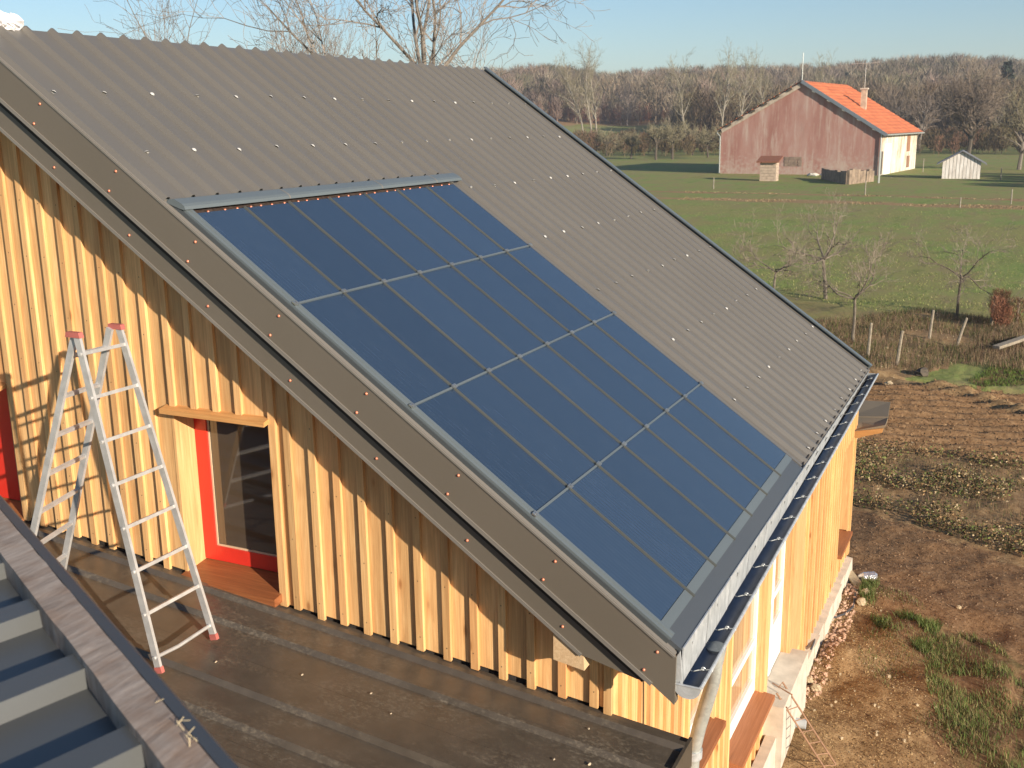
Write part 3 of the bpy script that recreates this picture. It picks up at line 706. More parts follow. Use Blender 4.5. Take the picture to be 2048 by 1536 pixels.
m = MB(); m.box(-3.3, .1, .3, 8, G-.2, -.95); m.build('lean_to_wall', M['larch'], low)
deb = MB(); r6 = random.Random(12)
for k in range(22):
    yy = r6.uniform(.2, 4.5); xx = r6.uniform(-1.6, .1); deb.blob((xx, yy, LRz(yy)+.0), r6.uniform(.004, .009), k, 5, 3, .3, (1.6, 1, .6))
deb.build('wood_chips', simple('chips', (.55, .45, .32), .9), None, kind='stuff')

# ================================================================== NEAR ROOF with board (camera stands above it)
ZN = 1.60; d0 = Vector((.455, .890, 0)); pn = Vector((.890, -.455, 0)); rd = Vector((.965, -.26, 0)).normalized()
near = thing('near_roof', 'close ribbed metal roof edge capped with a weathered plank at lower left', 'roof', (-3.99, -.33, ZN))
A = Vector((-3.153, 1.318, ZN))      # point on the right edge of the board
def nb(t_, u, z): return A + d0*t_ + pn*u + Vector((0, 0, z))
cuts = [-3.4, -1.72, -1.10, .2, 1.6]
r7 = random.Random(4)
m = MB(); N = 60; 
tt = [-3.4+ (5.0*i/N) for i in range(N+1)]
sec = []
for q in tt:
    e1 = r7.uniform(-.0015, .0015); e2 = r7.uniform(-.002, .002); sec.append([nb(q, -.084+e2, -.11), nb(q, 0+e1, -.11), nb(q, e1, 0), nb(q, -.084+e2, r7.uniform(-.001, .0015))])
for s_ in sec: m.v += [tuple(p) for p in s_]
for i in range(N):
    for j in range(4): a = i*4+j; b = i*4+(j+1) % 4; m.f.append((a, b, b+4, a+4))
m.f += [(3, 2, 1, 0), (4*N, 4*N+1, 4*N+2, 4*N+3)]
m.build('edge_plank', M['oldboard'], near)
m = MB(); pts_ = [nb(0, .0015, -.012), nb(0, .004, -.004), nb(0, .040, -.020), nb(0, .058, -.045), nb(0, .050, -.2), nb(0, .0015, -.2)]
m.prism([p - d0*3.4 for p in pts_], d0*5.0); m.build('edge_flashing', M['slate'], near)
# ribbed sheet left of the plank
rp = []; P = .385; off = -1.86
ca, cb = nb(-.0, -.072, 0), None
def nrib(t_, o): return (t_, o)
ts = []
kk = -6
# rib crests measured along the plank
c0 = (Vector((-3.583, .653, 0)) - Vector((A.x, A.y, 0))).dot(d0)
prof = []
for k in range(-5, 6):
    c = c0 - .40*k + .0; prof.append((c+.110, -.052)); prof.append((c+.050, -.010)); prof.append((c-.045, -.008)); prof.append((c-.060, -.052))
prof = sorted(prof)
m = MB(); L = 2.6
for (q, o) in prof:
    p = A + d0*q + pn*(-.060); m.v.append((p.x, p.y, ZN+o-.012)); e = p - rd*L; m.v.append((e.x, e.y, ZN+o-.012))
for i in range(len(prof)-1): m.f.append((2*i, 2*i+1, 2*i+3, 2*i+2))
m.build('ribbed_sheet', M['nsheet'], near)
m = MB(); q0, q1 = A - d0*3.4, A + d0*1.6
m.hexa([tuple(q0 - pn*2.3 - Vector((0, 0, .4))), tuple(q0 - pn*.0 - Vector((0, 0, .4))), tuple(q1 - pn*.0 - Vector((0, 0, .4))), tuple(q1 - pn*2.3 - Vector((0, 0, .4))), tuple(q0 - pn*2.3 - Vector((0, 0, .10))), tuple(q0 - Vector((0, 0, .10))), tuple(q1 - Vector((0, 0, .10))), tuple(q1 - pn*2.3 - Vector((0, 0, .10)))])
m.build('roof_deck', M['gap'], near)
m = MB(); q0 = A - d0*2.6; q1 = A + d0*1.2; pz = Vector((0, 0, ZN-.4-G+.2))
m.prism([q0 - pn*.1 - Vector((0, 0, .41)), q1 - pn*.1 - Vector((0, 0, .41)), q1 - pn*.1 - Vector((0, 0, 1))*(.41+1.9), q0 - pn*.1 - Vector((0, 0, 1))*(.41+5.3)], tuple(-pn*.1)); m.build('wall', M['larch'], near)
# splinters on the plank
spl = MB()
for k in range(11):
    q = -1.72+r7.gauss(0, .10); u = r7.uniform(-.02, .004) ; a = nb(q, u, .002); b_ = a + d0*r7.uniform(-.03, .03) + pn*r7.uniform(-.012, .02) + Vector((0, 0, r7.uniform(.002, .018))); spl.bar(a, b_, .0016, .0012)
spl.build('splinters', simple('splinter', (.55, .45, .28), .9), near, kind='stuff')

# ================================================================== LADDER
lad = thing('stepladder', 'aluminium A-frame ladder with red plastic ends standing on the lower roof', 'ladder', (-.71, 3.5, LRz(3.5)))
def zf(y): return LRz(y)+.02
FL = [(-.955, 2.975), (-.465, 2.965)]; TL = [(-.79, 3.545, 1.59), (-.40, 3.60, 1.57)]
BL = [(-.965, 4.20), (-.45, 4.33+.03)]
def railbar(a, b, name='rail'):
    m = MB(); a, b = Vector(a), Vector(b); m.bar(a, b, .020, .048, up=(0, 1, .0)); return m.build(name, M['alu'], lad)
fa = [Vector((x, y, zf(y)+.03)) for x, y in FL]; ta = [Vector(p) for p in TL]
ba = [Vector((x, y, zf(y)+.03)) for x, y in BL]; tb = [Vector((p[0]+(.028 if i == 0 else -.028), p[1]+.05, p[2]-.01)) for i, p in enumerate(TL)]
for i in (0, 1): railbar(fa[i], ta[i]); railbar(ba[i], tb[i], 'back_rail')
Lz = (ta[0]-fa[0]).length
for k in range(8):
    u = (Lz-.12-.276*k)/Lz; a = fa[0].lerp(ta[0], u); b = fa[1].lerp(ta[1], u)
    m = MB()
    if k == 7: c_ = a.lerp(b, .42)+Vector((0, .012, -.022)); m.tube([a, c_, b], .012, 8)
    else: m.bar(a, b, .026, .022, up=(0, .3, 1))
    m.build('rung', M['alu'], lad)
    m = MB(); q = (a-b).normalized(); m.tube([a, a+q*.022], .012, 8); m.build('rung_end', M['alu'], lad)
Lb = (tb[0]-ba[0]).length
for k in range(8):
    u = (Lb-.14-.276*k)/Lb
    a = ba[0].lerp(tb[0], u); b = ba[1].lerp(tb[1], u); m = MB(); m.bar(a, b, .026, .022, up=(0, -.3, 1)); m.build('back_rung', M['alu'], lad)
for i in (0, 1):
    m = MB(); m.bar(fa[i]-Vector((0, .01, .035)), fa[i]+Vector((0, 0, .004)), .026, .056, up=(0, 1, 0)); m.build('foot', M['redplastic'], lad)
    m = MB(); m.bar(ba[i]-Vector((0, -.01, .035)), ba[i]+Vector((0, 0, .004)), .026, .056, up=(0, 1, 0)); m.build('foot', M['redplastic'], lad)
    m = MB(); m.hexa([tuple(ta[i]+Vector(q)) for q in ((-.018, -.04, -.015), (.018, -.04, -.015), (.018, .085, -.015), (-.018, .085, -.015), (-.018, -.03, .018), (.018, -.03, .018), (.018, .075, .018), (-.018, .075, .018))]); m.build('hinge_cap', M['redplastic'], lad)

# ================================================================== PORCH CANOPY at the far end
can = thing('porch_canopy', 'small brown metal porch canopy on a timber bracket beyond the gutter end', 'canopy', (10.6, .4, -1.75))
def up(px, py, x):                     # helper for a handful of measured corners on plane x
    d = Vector((.43354, -.90104, -.012878))*((px-1024)/2121.55) + Vector((-.21892, -.09145, -.971448))*((py-768)/2121.55) + Vector((.87414, .42398, -.236904))
    return Vector(CAM) + d*((x-CAM[0])/d.x)
def slabq(q, th):
    return [tuple(p-Vector((0, 0, th))) for p in q]+[tuple(p) for p in q]
a0, a1 = up(1700, 863, 10.65), up(1771, 850, 10.65); b0, b1 = up(1698, 834, 11.1), up(1776, 835, 11.1); c0_, c1_ = up(1690, 798, 11.8), up(1781, 804, 11.8)
m = MB(); m.hexa(slabq([a0, a1, b1, b0], .04)); m.build('canopy_sheet', simple('canopy_taupe', (.20, .165, .12), .8, var=.06, vscale=2, spec=.15), can)
m = MB(); m.hexa(slabq([b0+Vector((0, 0, .012)), b1+Vector((0, 0, .012)), c1_, c0_], .04)); m.build('canopy_sheet', bpy.data.materials['canopy_taupe'], can)
m = MB(); p0, p1, p2, p3 = up(1700, 864, 10.62), up(1766, 857, 10.62), up(1764, 866, 10.62), up(1711, 877, 10.62)
m.prism([p0, p1, p2, up(1738, 871, 10.62), p3], (.09, 0, 0)); m.build('bracket', M['larch_y'], can)

pf = Vector(RF(.29, 6.215, .0)); m = MB(); m.blob(pf, .075, 3, 14, 9, .25, (1.3, .6, .75)).blob(pf+Vector((-.12, 0, .01)), .085, 9, 14, 9, .25, (1.2, .6, .75)); tag(m.build('plastic_sheet', simple('crumpled_plastic', (.80, .78, .80), .3, 0, var=.2, vscale=20, bump=.8), None, False, tuple(pf)), 'crumpled white plastic sheet on the ridge at the left edge', 'plastic sheet')
# ================================================================== SITE CLUTTER
def rebar(name, pts, r, mt, k=6): return MB().tube(pts, r, k).build(name, mt)
def on(px, py, z=None):
    d = Vector((.43354, -.90104, -.012878))*((px-1024)/2121.55) + Vector((-.21892, -.09145, -.971448))*((py-768)/2121.55) + Vector((.87414, .42398, -.236904))
    z = G if z is None else z; return Vector(CAM) + d*((z-CAM[2])/d.z)
# lattice girder leaning on the step
A0 = on(1565, 1364, -3.20); A1 = on(1672, 1530, G+.12); B0 = on(1553, 1386, -3.20); B1 = on(1655, 1545, G+.12)
gir = thing('rebar_lattice', 'rusty rebar lattice leaning from the door step to the soil', 'rebar', tuple(A1))
MB().tube([A0 - Vector((.05, -.03, .05)), A0, A1], .010, 6).build('chord', M['rust'], gir); MB().tube([B0, B1], .010, 6).build('chord', M['rust'], gir)
for k in range(7):
    u = .08+.14*k; a = B0.lerp(B1, u); b = A0.lerp(A1, min(1, u+.08)); MB().tube([a, b], .006, 5).build('strut', M['rust'], gir)
MB().tube([on(1545, 1366, -3.2), on(1585, 1390, -3.2)], .008, 5).build('strut', M['rust'], gir); MB().tube([on(1548, 1398, -3.3), on(1575, 1416, -3.3)], .008, 5).build('strut', M['rust'], gir)
P = on(1568, 1440, G+.20); Q = on(1612, 1449, G+.20)
tag(MB().tube([P, Q], .055, 14).build('pvc_pipe', M['pvc'], None, True, tuple(Q)), 'grey plastic drain pipe stub poking out of the foundation', 'pipe')
hp = [on(1668, 1150, -3.75), on(1684, 1158, -3.85), on(1700, 1168, -3.98), on(1711, 1190, G+.05), on(1706, 1215, G+.05), on(1690, 1228, G+.05), on(1660, 1240, G+.06), on(1643, 1258, -3.9), on(1630, 1278, -3.75), on(1622, 1298, -3.7)]
for q in hp[3:7]: q.z = gz(q.x, q.y)+.02
tag(MB().tube(hp, .014, 8).build('hose', M['hose'], None, True, tuple(hp[5])), 'dark flexible hose looping from the wall over the soil', 'hose')
bo = on(1735, 1155, G+.1); tag(MB().tube([bo-Vector((.0, -.12, .03)), bo-Vector((0, -.05, 0)), bo+Vector((.05, -.10, .02)), bo+Vector((.06, -.13, .02))], [.05, .075, .07, .04], 9).build('paint_can', M['foil'], None, False, tuple(bo)), 'shiny crumpled silver can lying on the bare soil', 'can')
a, b = on(1696, 1143, G+.14), on(1722, 1176, G+.10); tag(MB().bar(a, b, .14, .03).build('broken_tile', M['stone'], None, False, tuple(b)), 'flat broken tan slab lying left of the silver can', 'slab')
for q, (px, py, r, lab) in enumerate([(1617, 1373, .055, 'pale round stone left of its twin near the door step'), (1632, 1386, .065, 'pale round stone just right of its twin near the door step'), (1562, 1484, .06, 'pale stone beside the foundation below the grey pipe'), (1730, 1200, .07, 'upper pale stone of the pair under the hose loop'), (1722, 1216, .075, 'lower pale stone of the pair under the hose loop'), (1678, 1185, .05, 'small stone against the foundation by the hose'), (1676, 1205, .05, 'small stone below another against the foundation'), (1917, 1223, .04, 'lone grey stone on the reddish bare soil at right'), (1776, 1368, .035, 'small pale stone in the middle of the tan soil')]):
    p = on(px, py); p.z = gz(p.x, p.y)+r*.4; tag(MB().blob(p, r, q, 8, 6, .16, (1, 1, .8)).build('stone', M['stone'], None, False, tuple(p)), lab, 'stone', 'pale stones on the building soil')
a, b = on(1828, 1259, G+.06), on(1871, 1274, G+.06); tag(MB().tube([a, b], [.018, .022], 7).build('stick', M['post'], None, False, tuple(a)), 'short pale stick lying in the grass', 'stick')
a, b = on(1992, 695, G+.2), on(2060, 672, G+.25); tag(MB().bar(a, b, .22, .09).build('timber_beam', M['post'], None, False, tuple(a)), 'weathered timber beam lying at the garden edge, cut by the right frame', 'beam')
for q, (px, py, r, lab) in enumerate([(1846, 745, .20, 'dark clod of earth at the garden bank'), (1778, 768, .12, 'pale clod beside the roof corner in the garden bank')]):
    p = on(px, py, G+.05); tag(MB().blob(p, r, q+30, 8, 5, .25, (1.2, 1, .7)).build('earth_clod', M['barkd'] if q == 0 else M['stone'], None, False, tuple(p)), lab, 'clod')

# ---- blades, leaves and gravel (uncountable)
def scatter(poly, n, seed, clump=None):
    r = np.random.default_rng(seed); P_ = np.array(poly); out = []
    while len(out) < n:
        q = r.uniform(P_.min(0), P_.max(0), (n*3, 2)); k = inpoly(q[:, 0], q[:, 1], poly)
        q = q[k]
        if clump: q = q[vnoise(q[:, 0], q[:, 1], clump[0], seed+5) + .3*r.random(len(q)) > clump[1]]
        out += q.tolist()
    return np.array(out[:n])
def mat_tint(name, rough=.9, trans=0):
    t = NT(name); ca = t.n('ShaderNodeVertexColor', layer_name='tint'); t.col(ca.outputs[0]).set(Roughness=rough); t.b.inputs['Specular IOR Level'].default_value = .2
    return t.m
M['blade'] = mat_tint('blades')
def blades(name, P_, h, wd, cols, seed, lean=.5, bend=True):
    r = np.random.default_rng(seed); n = len(P_); z = gh(P_[:, 0], P_[:, 1]); H = r.uniform(.4, 1.0, n)*h; a = r.uniform(0, 2*PI, n); L = r.uniform(0, lean, n)*H
    b = np.stack([P_[:, 0], P_[:, 1], z-.01], 1); dx, dy = np.cos(a), np.sin(a); wv = np.stack([-dy, dx, 0*dx], 1)*(wd*r.uniform(.6, 1.3, n))[:, None]
    tip = b + np.stack([dx*L, dy*L, H], 1); mid = b + np.stack([dx*L*.3, dy*L*.3, H*.55], 1)
    V = np.stack([b-wv, b+wv, mid+wv*.7, mid-wv*.7, tip], 1).reshape(-1, 3)
    k = np.arange(n)*5; F = np.concatenate([np.stack([k, k+1, k+2, k+3], 1).tolist(), np.stack([k+3, k+2, k+4, k+4], 1).tolist()])
    m = MB(); m.v = V.tolist(); m.f = [tuple(f) if f[2] != f[3] else tuple(f[:3]) for f in F.tolist()]
    C = np.array(cols)[r.integers(0, len(cols), n)]*r.uniform(.75, 1.2, (n, 1)); C = np.concatenate([C, np.ones((n, 1))], 1); m.c = np.repeat(C, 5, 0)
    return m.build(name, M['blade'], None, kind='stuff')
def leaves(name, P_, hmax, size, cols, seed, flat=.6):
    r = np.random.default_rng(seed); n = len(P_); z = gh(P_[:, 0], P_[:, 1]) + r.random(n)**1.5*hmax
    c = np.stack([P_[:, 0], P_[:, 1], z], 1); u = r.normal(size=(n, 3)); u[:, 2] *= flat; u /= np.linalg.norm(u, axis=1)[:, None]; v = np.cross(u, r.normal(size=(n, 3))); v /= np.linalg.norm(v, axis=1)[:, None]
    s_ = (size*r.uniform(.5, 1.4, n))[:, None]; V = np.stack([c-u*s_, c+v*s_*.5, c+u*s_, c-v*s_*.5], 1).reshape(-1, 3); k = np.arange(n)*4
    m = MB(); m.v = V.tolist(); m.f = np.stack([k, k+1, k+2, k+3], 1).tolist()
    C = np.array(cols)[r.integers(0, len(cols), n)]*r.uniform(.7, 1.25, (n, 1)); m.c = np.repeat(np.concatenate([C, np.ones((n, 1))], 1), 4, 0)
    return m.build(name, M['blade'], None, kind='stuff')
GR = [(.075, .115, .025), (.095, .14, .035), (.13, .165, .05), (.20, .20, .08), (.06, .09, .022)]
DRY = [(.24, .16, .10), (.20, .125, .08), (.30, .22, .14), (.13, .085, .055), (.12, .11, .05)]
blades('grass', scatter(P_GRB, 19000, 1, (2.6, .66)), .13, .004, GR+[(.28, .22, .10)], 1, 1.1)
blades('grass', scatter(P_GRA, 2400, 2, (3.2, .78)), .13, .004, GR, 2, .9)
blades('grass', scatter([(7.6, -.2), (10.2, .2), (10.2, -.5), (8, -2.2), (6, -2.2), (6.2, -1.2)], 5000, 3, (2.2, .66)), .08, .003, GR+DRY, 3, .9)
blades('grass', scatter(P_STRIP, 7000, 4, (1.2, .4)), .12, .006, [(.09, .14, .025), (.12, .17, .04), (.06, .09, .02)], 4, .8)
blades('dry_weeds', scatter(P_WEED, 24000, 5, (.8, .42)), .26, .0045, DRY+GR[:1]+[(.09, .10, .03)], 5, .9)
blades('dry_weeds', scatter([(26.5, -1.9), (33, -3.5), (34.5, -1.5), (31, -.5), (27, 0)], 6000, 6, (.9, .45)), .35, .004, DRY, 6, .5)
leaves('weed_patch', scatter(P_SCRUB, 17000, 7, (1.3, .66)), .26, .026, [(.20, .14, .065), (.11, .13, .04), (.28, .18, .09), (.19, .115, .055), (.09, .07, .035), (.40, .31, .19), (.14, .17, .05)], 7)
blades('dry_weeds', scatter(P_SCRUB, 5000, 8, (1.5, .55)), .18, .003, DRY+GR[:1], 8, 1.0)
leaves('soil_crumbs', scatter(P_SOIL, 12000, 9), .04, .022, [(.20, .115, .062), (.15, .085, .045), (.28, .18, .10), (.10, .058, .032)], 9)
leaves('soil_crumbs', scatter(P_BARE, 9000, 10), .02, .014, [(.20, .12, .07), (.13, .075, .042), (.28, .19, .12)], 10)
NE = [(4.2, .3), (10.0, .33), (10.1, -.2), (8.8, -.5), (7, -1.3), (5.9, -1.6), (4.2, -1.4)]
def gravel(name, P_, rmin, rmax, mt, seed):
    r = random.Random(seed); m = MB()
    for k, (x, y) in enumerate(P_): q = rmin+(rmax-rmin)*r.random()**3; m.blob((x, y, gz(x, y)+q*.3), q, k+seed, 5, 3, .3, (1, 1, .75))
    return m.build(name, mt, None, kind='stuff')
gravel('gravel', scatter(NE, 170, 11, (1.5, .5)), .004, .028, M['stone'], 11)
gravel('gravel', scatter([(6.3, .3), (10.2, .3), (10.2, .12), (8.4, .05), (6.8, .12)], 700, 12), .008, .035, simple('pinkish_rubble', (.55, .36, .25), .9, var=.25, vscale=20), 12)
gravel('gravel', scatter(P_WEED, 250, 13, (.8, .55)), .02, .05, M['stone'], 13)
leaves('soil_crumbs', scatter(NE, 12000, 14), .025, .011, [(.32, .21, .10), (.25, .155, .075), (.40, .28, .14), (.17, .10, .05)], 14)

# pasture tussocks
def tuss(n, seed, x0, x1, h, wd):
    r = np.random.default_rng(seed); x = x0*(x1/x0)**r.random(n); a = r.uniform(-.16, .34, n); y = CAM[1]+(x-CAM[0])*np.tan(a+.06); P_ = np.stack([x, y], 1)
    k = ~inpoly(P_[:, 0], P_[:, 1], P_LAWN) & ~inpoly(P_[:, 0], P_[:, 1], P_WEED) & (vnoise(x, y, .5, seed)+.25*r.random(n) > .5); P_ = P_[k]
    return P_
blades('grass', tuss(60000, 21, 31, 88, 0, 0), .085, .011, [(.15, .20, .05), (.20, .25, .07), (.26, .28, .10), (.36, .32, .15), (.11, .16, .04)], 21, 1.0)
r_ = np.random.default_rng(77); q = np.stack([r_.uniform(80, 105, 30000), r_.uniform(-12, 40, 30000)], 1); q = q[(inpoly(q[:, 0], q[:, 1], P_STRAW) | inpoly(q[:, 0], q[:, 1], P_STRAW2)) & (vnoise(q[:, 0], q[:, 1], .45, 78) > .45)]
blades('dry_grass', q, .13, .03, [(.30, .22, .12), (.24, .17, .09), (.36, .29, .17), (.18, .15, .07)], 22, .6)

# ================================================================== TREES
class TreeGen:
    def __init__(s, seed): s.r = random.Random(seed); s.seg = {}
    def grow(s, p, d, L, r, lv, P):
        n = P['n'][lv]; pts = [p]; rad = [r]; d = d.normalized(); q = p; kids = []
        for i in range(n):
            w_ = P['wig'][lv]
            d = (d + Vector((s.r.gauss(0, w_), s.r.gauss(0, w_), s.r.gauss(0, w_))) + Vector((0, 0, P['up'][lv]))).normalized()
            q = q + d*(L/n); u = (i+1)/n; pts.append(q); rad.append(max(P['rmin'], r*(1-u*P['tap'][lv]))); kids.append((q.copy(), d.copy(), u, rad[-1]))
        s.seg.setdefault(lv, []).append((pts, rad))
        if lv+1 >= P['lv']: return
        nb_ = P['kids'][lv]; nb_ = s.r.randint(nb_[0], nb_[1])
        for k in range(nb_):
            u0 = P['bare'][lv]; u = u0+(1-u0)*(k+s.r.random())/nb_; i = min(n-1, int(u*n)); q, dd, uu, rr = kids[i]
            ax = dd.orthogonal().normalized(); ax.rotate(Matrix.Rotation(s.r.uniform(0, 2*PI) if lv else k*2.4+s.r.uniform(-.4, .4), 3, dd)); ang = P['ang'][lv]*s.r.uniform(.75, 1.25)
            nd = dd*math.cos(ang)+ax*math.sin(ang); s.grow(q, nd, L*P['len'][lv]*s.r.uniform(.65, 1.15)*(1-.35*u if lv == 0 and P.get('cone') else 1), min(rr*.75, r*P['rk'][lv]), lv+1, P)
def tree(name, label, cat, base, H, P, seed, mt, mc, group=None, lean=(0, 0)):
    root = thing(name, label, cat, tuple(base), group); g = TreeGen(seed); b = Vector(base)
    g.grow(b - Vector((0, 0, .1)), Vector((lean[0], lean[1], 1)), H*P['trunk'], H*P['r'], 0, P)
    cr = MB(); tk = MB()
    for lv, L_ in g.seg.items():
        for pts, rad in L_:
            if lv == 0: tk.tube(pts, rad, 7)
            elif lv == 1 and P.get('limbs'): tk.tube(pts, rad, 6, False)
            else: cr.tube(pts, rad, 3, False)
    tk.build('trunk', mt, root, True); cr.build('crown', mc, root); return root
BIG = dict(lv=5, n=[8, 7, 6, 5, 3], wig=[.07, .13, .18, .22, .25], up=[.02, .06, .05, .04, .03], tap=[.6, .75, .8, .8, .7], rmin=.005, kids=[(9, 10), (7, 8), (6, 7), (4, 5)], bare=[.35, .2, .15, .15], ang=[.85, .75, .7, .6], len=[.62, .55, .5, .5], rk=[.5, .5, .45, .5], trunk=.72, r=.022, limbs=True)
ORCH = dict(lv=5, n=[4, 5, 5, 4, 3], wig=[.05, .22, .25, .25, .25], up=[.0, .08, .10, .10, .06], tap=[.25, .7, .8, .8, .7], rmin=.0036, kids=[(5, 6), (7, 8), (6, 7), (4, 5)], bare=[.78, .25, .15, .2], ang=[1.1, .8, .7, .6], len=[1.0, .55, .5, .5], rk=[.6, .5, .45, .5], trunk=.45, r=.017, limbs=True)
FAN = dict(BIG, lv=4, kids=[(14, 16), (6, 7), (4, 5)], ang=[.45, .5, .5], up=[.02, .08, .08, .06], rmin=.006, trunk=.85, r=.009, len=[.45, .5, .45], bare=[.3, .1, .1])
def tp(az, r, z=None):
    a = math.radians(az); x = CAM[0]+r*math.cos(a); y = CAM[1]+r*math.sin(a); return (x, y, gz(x, y) if z is None else z)
tree('walnut_tree', 'large bare walnut tree with spreading pale branches above the ridge', 'tree', tp(30.0, 29), 12.8, dict(BIG, r=.0120, kids=[(11, 12), (8, 9), (7, 8), (4, 5)], up=[.02, .07, .06, .05, .04], ang=[.75, .7, .65, .6], rmin=.006), 7, M['bark'], simple('pale_twigs', (.20, .17, .145), .85, var=.3, vscale=2))
for k, (az, r, H, lab) in enumerate([(39.6, 42, 10.8, 'bare upright tree behind the ridge, widest of the left group'), (37.4, 46, 9.8, 'bare tree between the left group and the walnut'), (35.6, 48, 10.0, 'bare slender tree close left of the walnut'), (44.0, 52, 8.6, 'small faint treetop furthest left above the ridge'), (33.4, 52, 10.2, 'thin bare tree standing behind the walnut branches')]):
    tree('bare_tree', lab, 'tree', tp(az, r), H, dict(FAN, kids=[(15, 16), (7, 8), (4, 5)]), 40+k, M['bark'], M['twig'], 'bare trees behind the ridge')
# orchard trees by the fence
M['bark2'] = simple('fruit_bark', (.15, .125, .095), .9, var=.3, vscale=9); M['twig2'] = simple('fruit_twigs', (.19, .155, .12), .9, var=.3, vscale=2)
tree('fruit_tree', 'small bare fruit tree nearest the roof corner by the first fence post', 'tree', (29.29, 3.04, gz(29.3, 3)), 3.4, dict(ORCH), 11, M['bark2'], M['twig2'], 'bare fruit trees in the near pasture', (-.0, .0))
tree('fruit_tree', 'bare fruit tree with dark trunk and flat spreading limbs at right', 'tree', (34.5, .29, gz(34.5, .3)), 3.2, dict(ORCH, up=[0, .02, .06, .08, .06], ang=[1.25, .7, .7, .6], trunk=.5, kids=[(5, 5), (7, 8), (6, 7), (4, 5)]), 15, M['barkd'], M['twig2'], 'bare fruit trees in the near pasture')
tree('fruit_tree', 'tallest bare fruit tree of the near pasture with upright twigs', 'tree', (37.6, 5.3, gz(37.6, 5.3)), 4.8, dict(ORCH, trunk=.35), 13, M['bark2'], M['twig2'], 'bare fruit trees in the near pasture')
tree('fruit_tree', 'bare fruit tree half hidden by the roof verge', 'tree', (34.6, 6.7, gz(34.6, 6.7)), 3.3, dict(ORCH), 14, M['bark2'], M['twig2'], 'bare fruit trees in the near pasture')
# middle distance
LOWT = dict(ORCH, rmin=.022, lv=4, kids=[(9, 10), (9, 10), (9, 10)], trunk=.38, r=.03, up=[0, .10, .12, .10, .06], ang=[.95, .8, .7, .6], len=[1.0, .55, .5, .5])
for k, (x, y, H, lab) in enumerate([(194.9, 64.0, 8.5, 'leaning old orchard tree with two dark trunks'), (199, 62.0, 8.5, 'old orchard tree just right of the leaning one'), (200.3, 71.0, 6.5, 'small orchard tree left of the leaning one'), (226.8, 66.1, 7.5, 'orchard tree midway to the red barn'), (210, 58.0, 7.0, 'orchard tree next left of the barn corner tree'), (219, 83.3, 7.0, 'leftmost orchard tree beside the roof verge'), (200.0, 52.5, 7.5, 'orchard tree touching the left corner of the red barn')]):
    tree('orchard_tree', lab, 'tree', (x, y, gz(x, y)), H, LOWT, 60+k, M['barkd'], M['twigo'], 'old orchard trees left of the barn')
TALL = dict(BIG, rmin=.02, lv=4, kids=[(14, 16), (7, 8), (5, 6)], ang=[.5, .5, .5], trunk=.9, r=.012, len=[.34, .5, .45], bare=[.3, .1, .1])
for k, (az, r, H, lab) in enumerate([(21.9, 300, 21, 'left stem of the tall pale poplar cluster'), (21.5, 302, 23, 'middle stem of the tall pale poplar cluster'), (21.2, 304, 22, 'right stem of the tall pale poplar cluster'), (16.6, 286, 19, 'tall pale tree above the orchard, leftmost of four'), (14.9, 284, 21, 'tall pale tree above the orchard, second of four'), (13.9, 290, 20, 'tall pale tree above the orchard, third of four'), (12.6, 300, 19, 'tall pale tree just left of the barn roof'), (9.9, 285, 18, 'pale tree rising behind the left slope of the barn roof')]):
    tree('poplar_tree', lab, 'tree', tp(az, r), H, TALL, 80+k, M['barkp'], M['twigo'], 'tall pale trees in front of the wood')
ROUND = dict(BIG, rmin=.022, lv=4, kids=[(24, 26), (14, 15), (12, 13)], ang=[.8, .7, .6], trunk=.55, r=.028, len=[.75, .5, .45], bare=[.3, .15, .1], up=[.02, .05, .05, .05])
tree('oak_tree', 'large round bare tree with dark trunk right of the barn', 'tree', tp(2.9, 215), 16.5, ROUND, 101, M['barkd'], M['twigr'])
for k, (az, r, H, lab) in enumerate([(.6, 165, 11, 'bare tree at the right edge behind the white shed'), (5.2, 265, 15, 'broad bare tree between the barn chimney and the round tree'), (1.6, 300, 17, 'bare tree behind the round tree towards the right edge'), (6.6, 270, 16, 'bare tree rising behind the barn chimney'), (.2, 240, 14, 'bare tree cut by the right edge of the photo')]):
    tree('bare_tree', lab, 'tree', tp(az, r), H, dict(ROUND, kids=[(15, 16), (9, 10), (6, 7)]), 110+k, M['bark'], M['twigr'] if k % 2 else M['twigo'], 'bare trees round the barn')
def conifer(az, r, H, lab, seed):
    b = Vector(tp(az, r)); root = thing('conifer_tree', lab, 'tree', tuple(b), 'dark conifers in the wood'); rr = random.Random(seed)
    MB().tube([b, b+Vector((0, 0, H*.98))], [H*.02, .03], 6).build('trunk', M['barkd'], root); m = MB()
    for k in range(900):
        u = rr.random()**.8; z = H*(.10+.88*u); R_ = H*.24*(1-u)**.8+.1; a = rr.uniform(0, 2*PI); q = R_*rr.uniform(.45, 1); c = b+Vector((math.cos(a)*q, math.sin(a)*q, z-q*.15)); s_ = H*.045*rr.uniform(.6, 1.3)
        v1 = Vector((rr.gauss(0, 1), rr.gauss(0, 1), rr.gauss(0, .4))).normalized()*s_; v2 = Vector((rr.gauss(0, 1), rr.gauss(0, 1), -.6)).normalized()*s_; m.face([c-v1, c+v2, c+v1])
    m.build('crown', M['conif'], root)
conifer(1.5, 330, 21, 'lone dark conifer above the round tree near the right edge', 1)
conifer(14.0, 345, 13, 'dark conifer left of a pair behind the pale trees', 2); conifer(13.4, 350, 14, 'dark conifer right of a pair behind the pale trees', 3)
conifer(8.8, 470, 15, 'small dark conifer on the skyline above the barn ridge', 4); conifer(14.9, 350, 9, 'low dark conifer beside the pair behind the pale trees', 5)

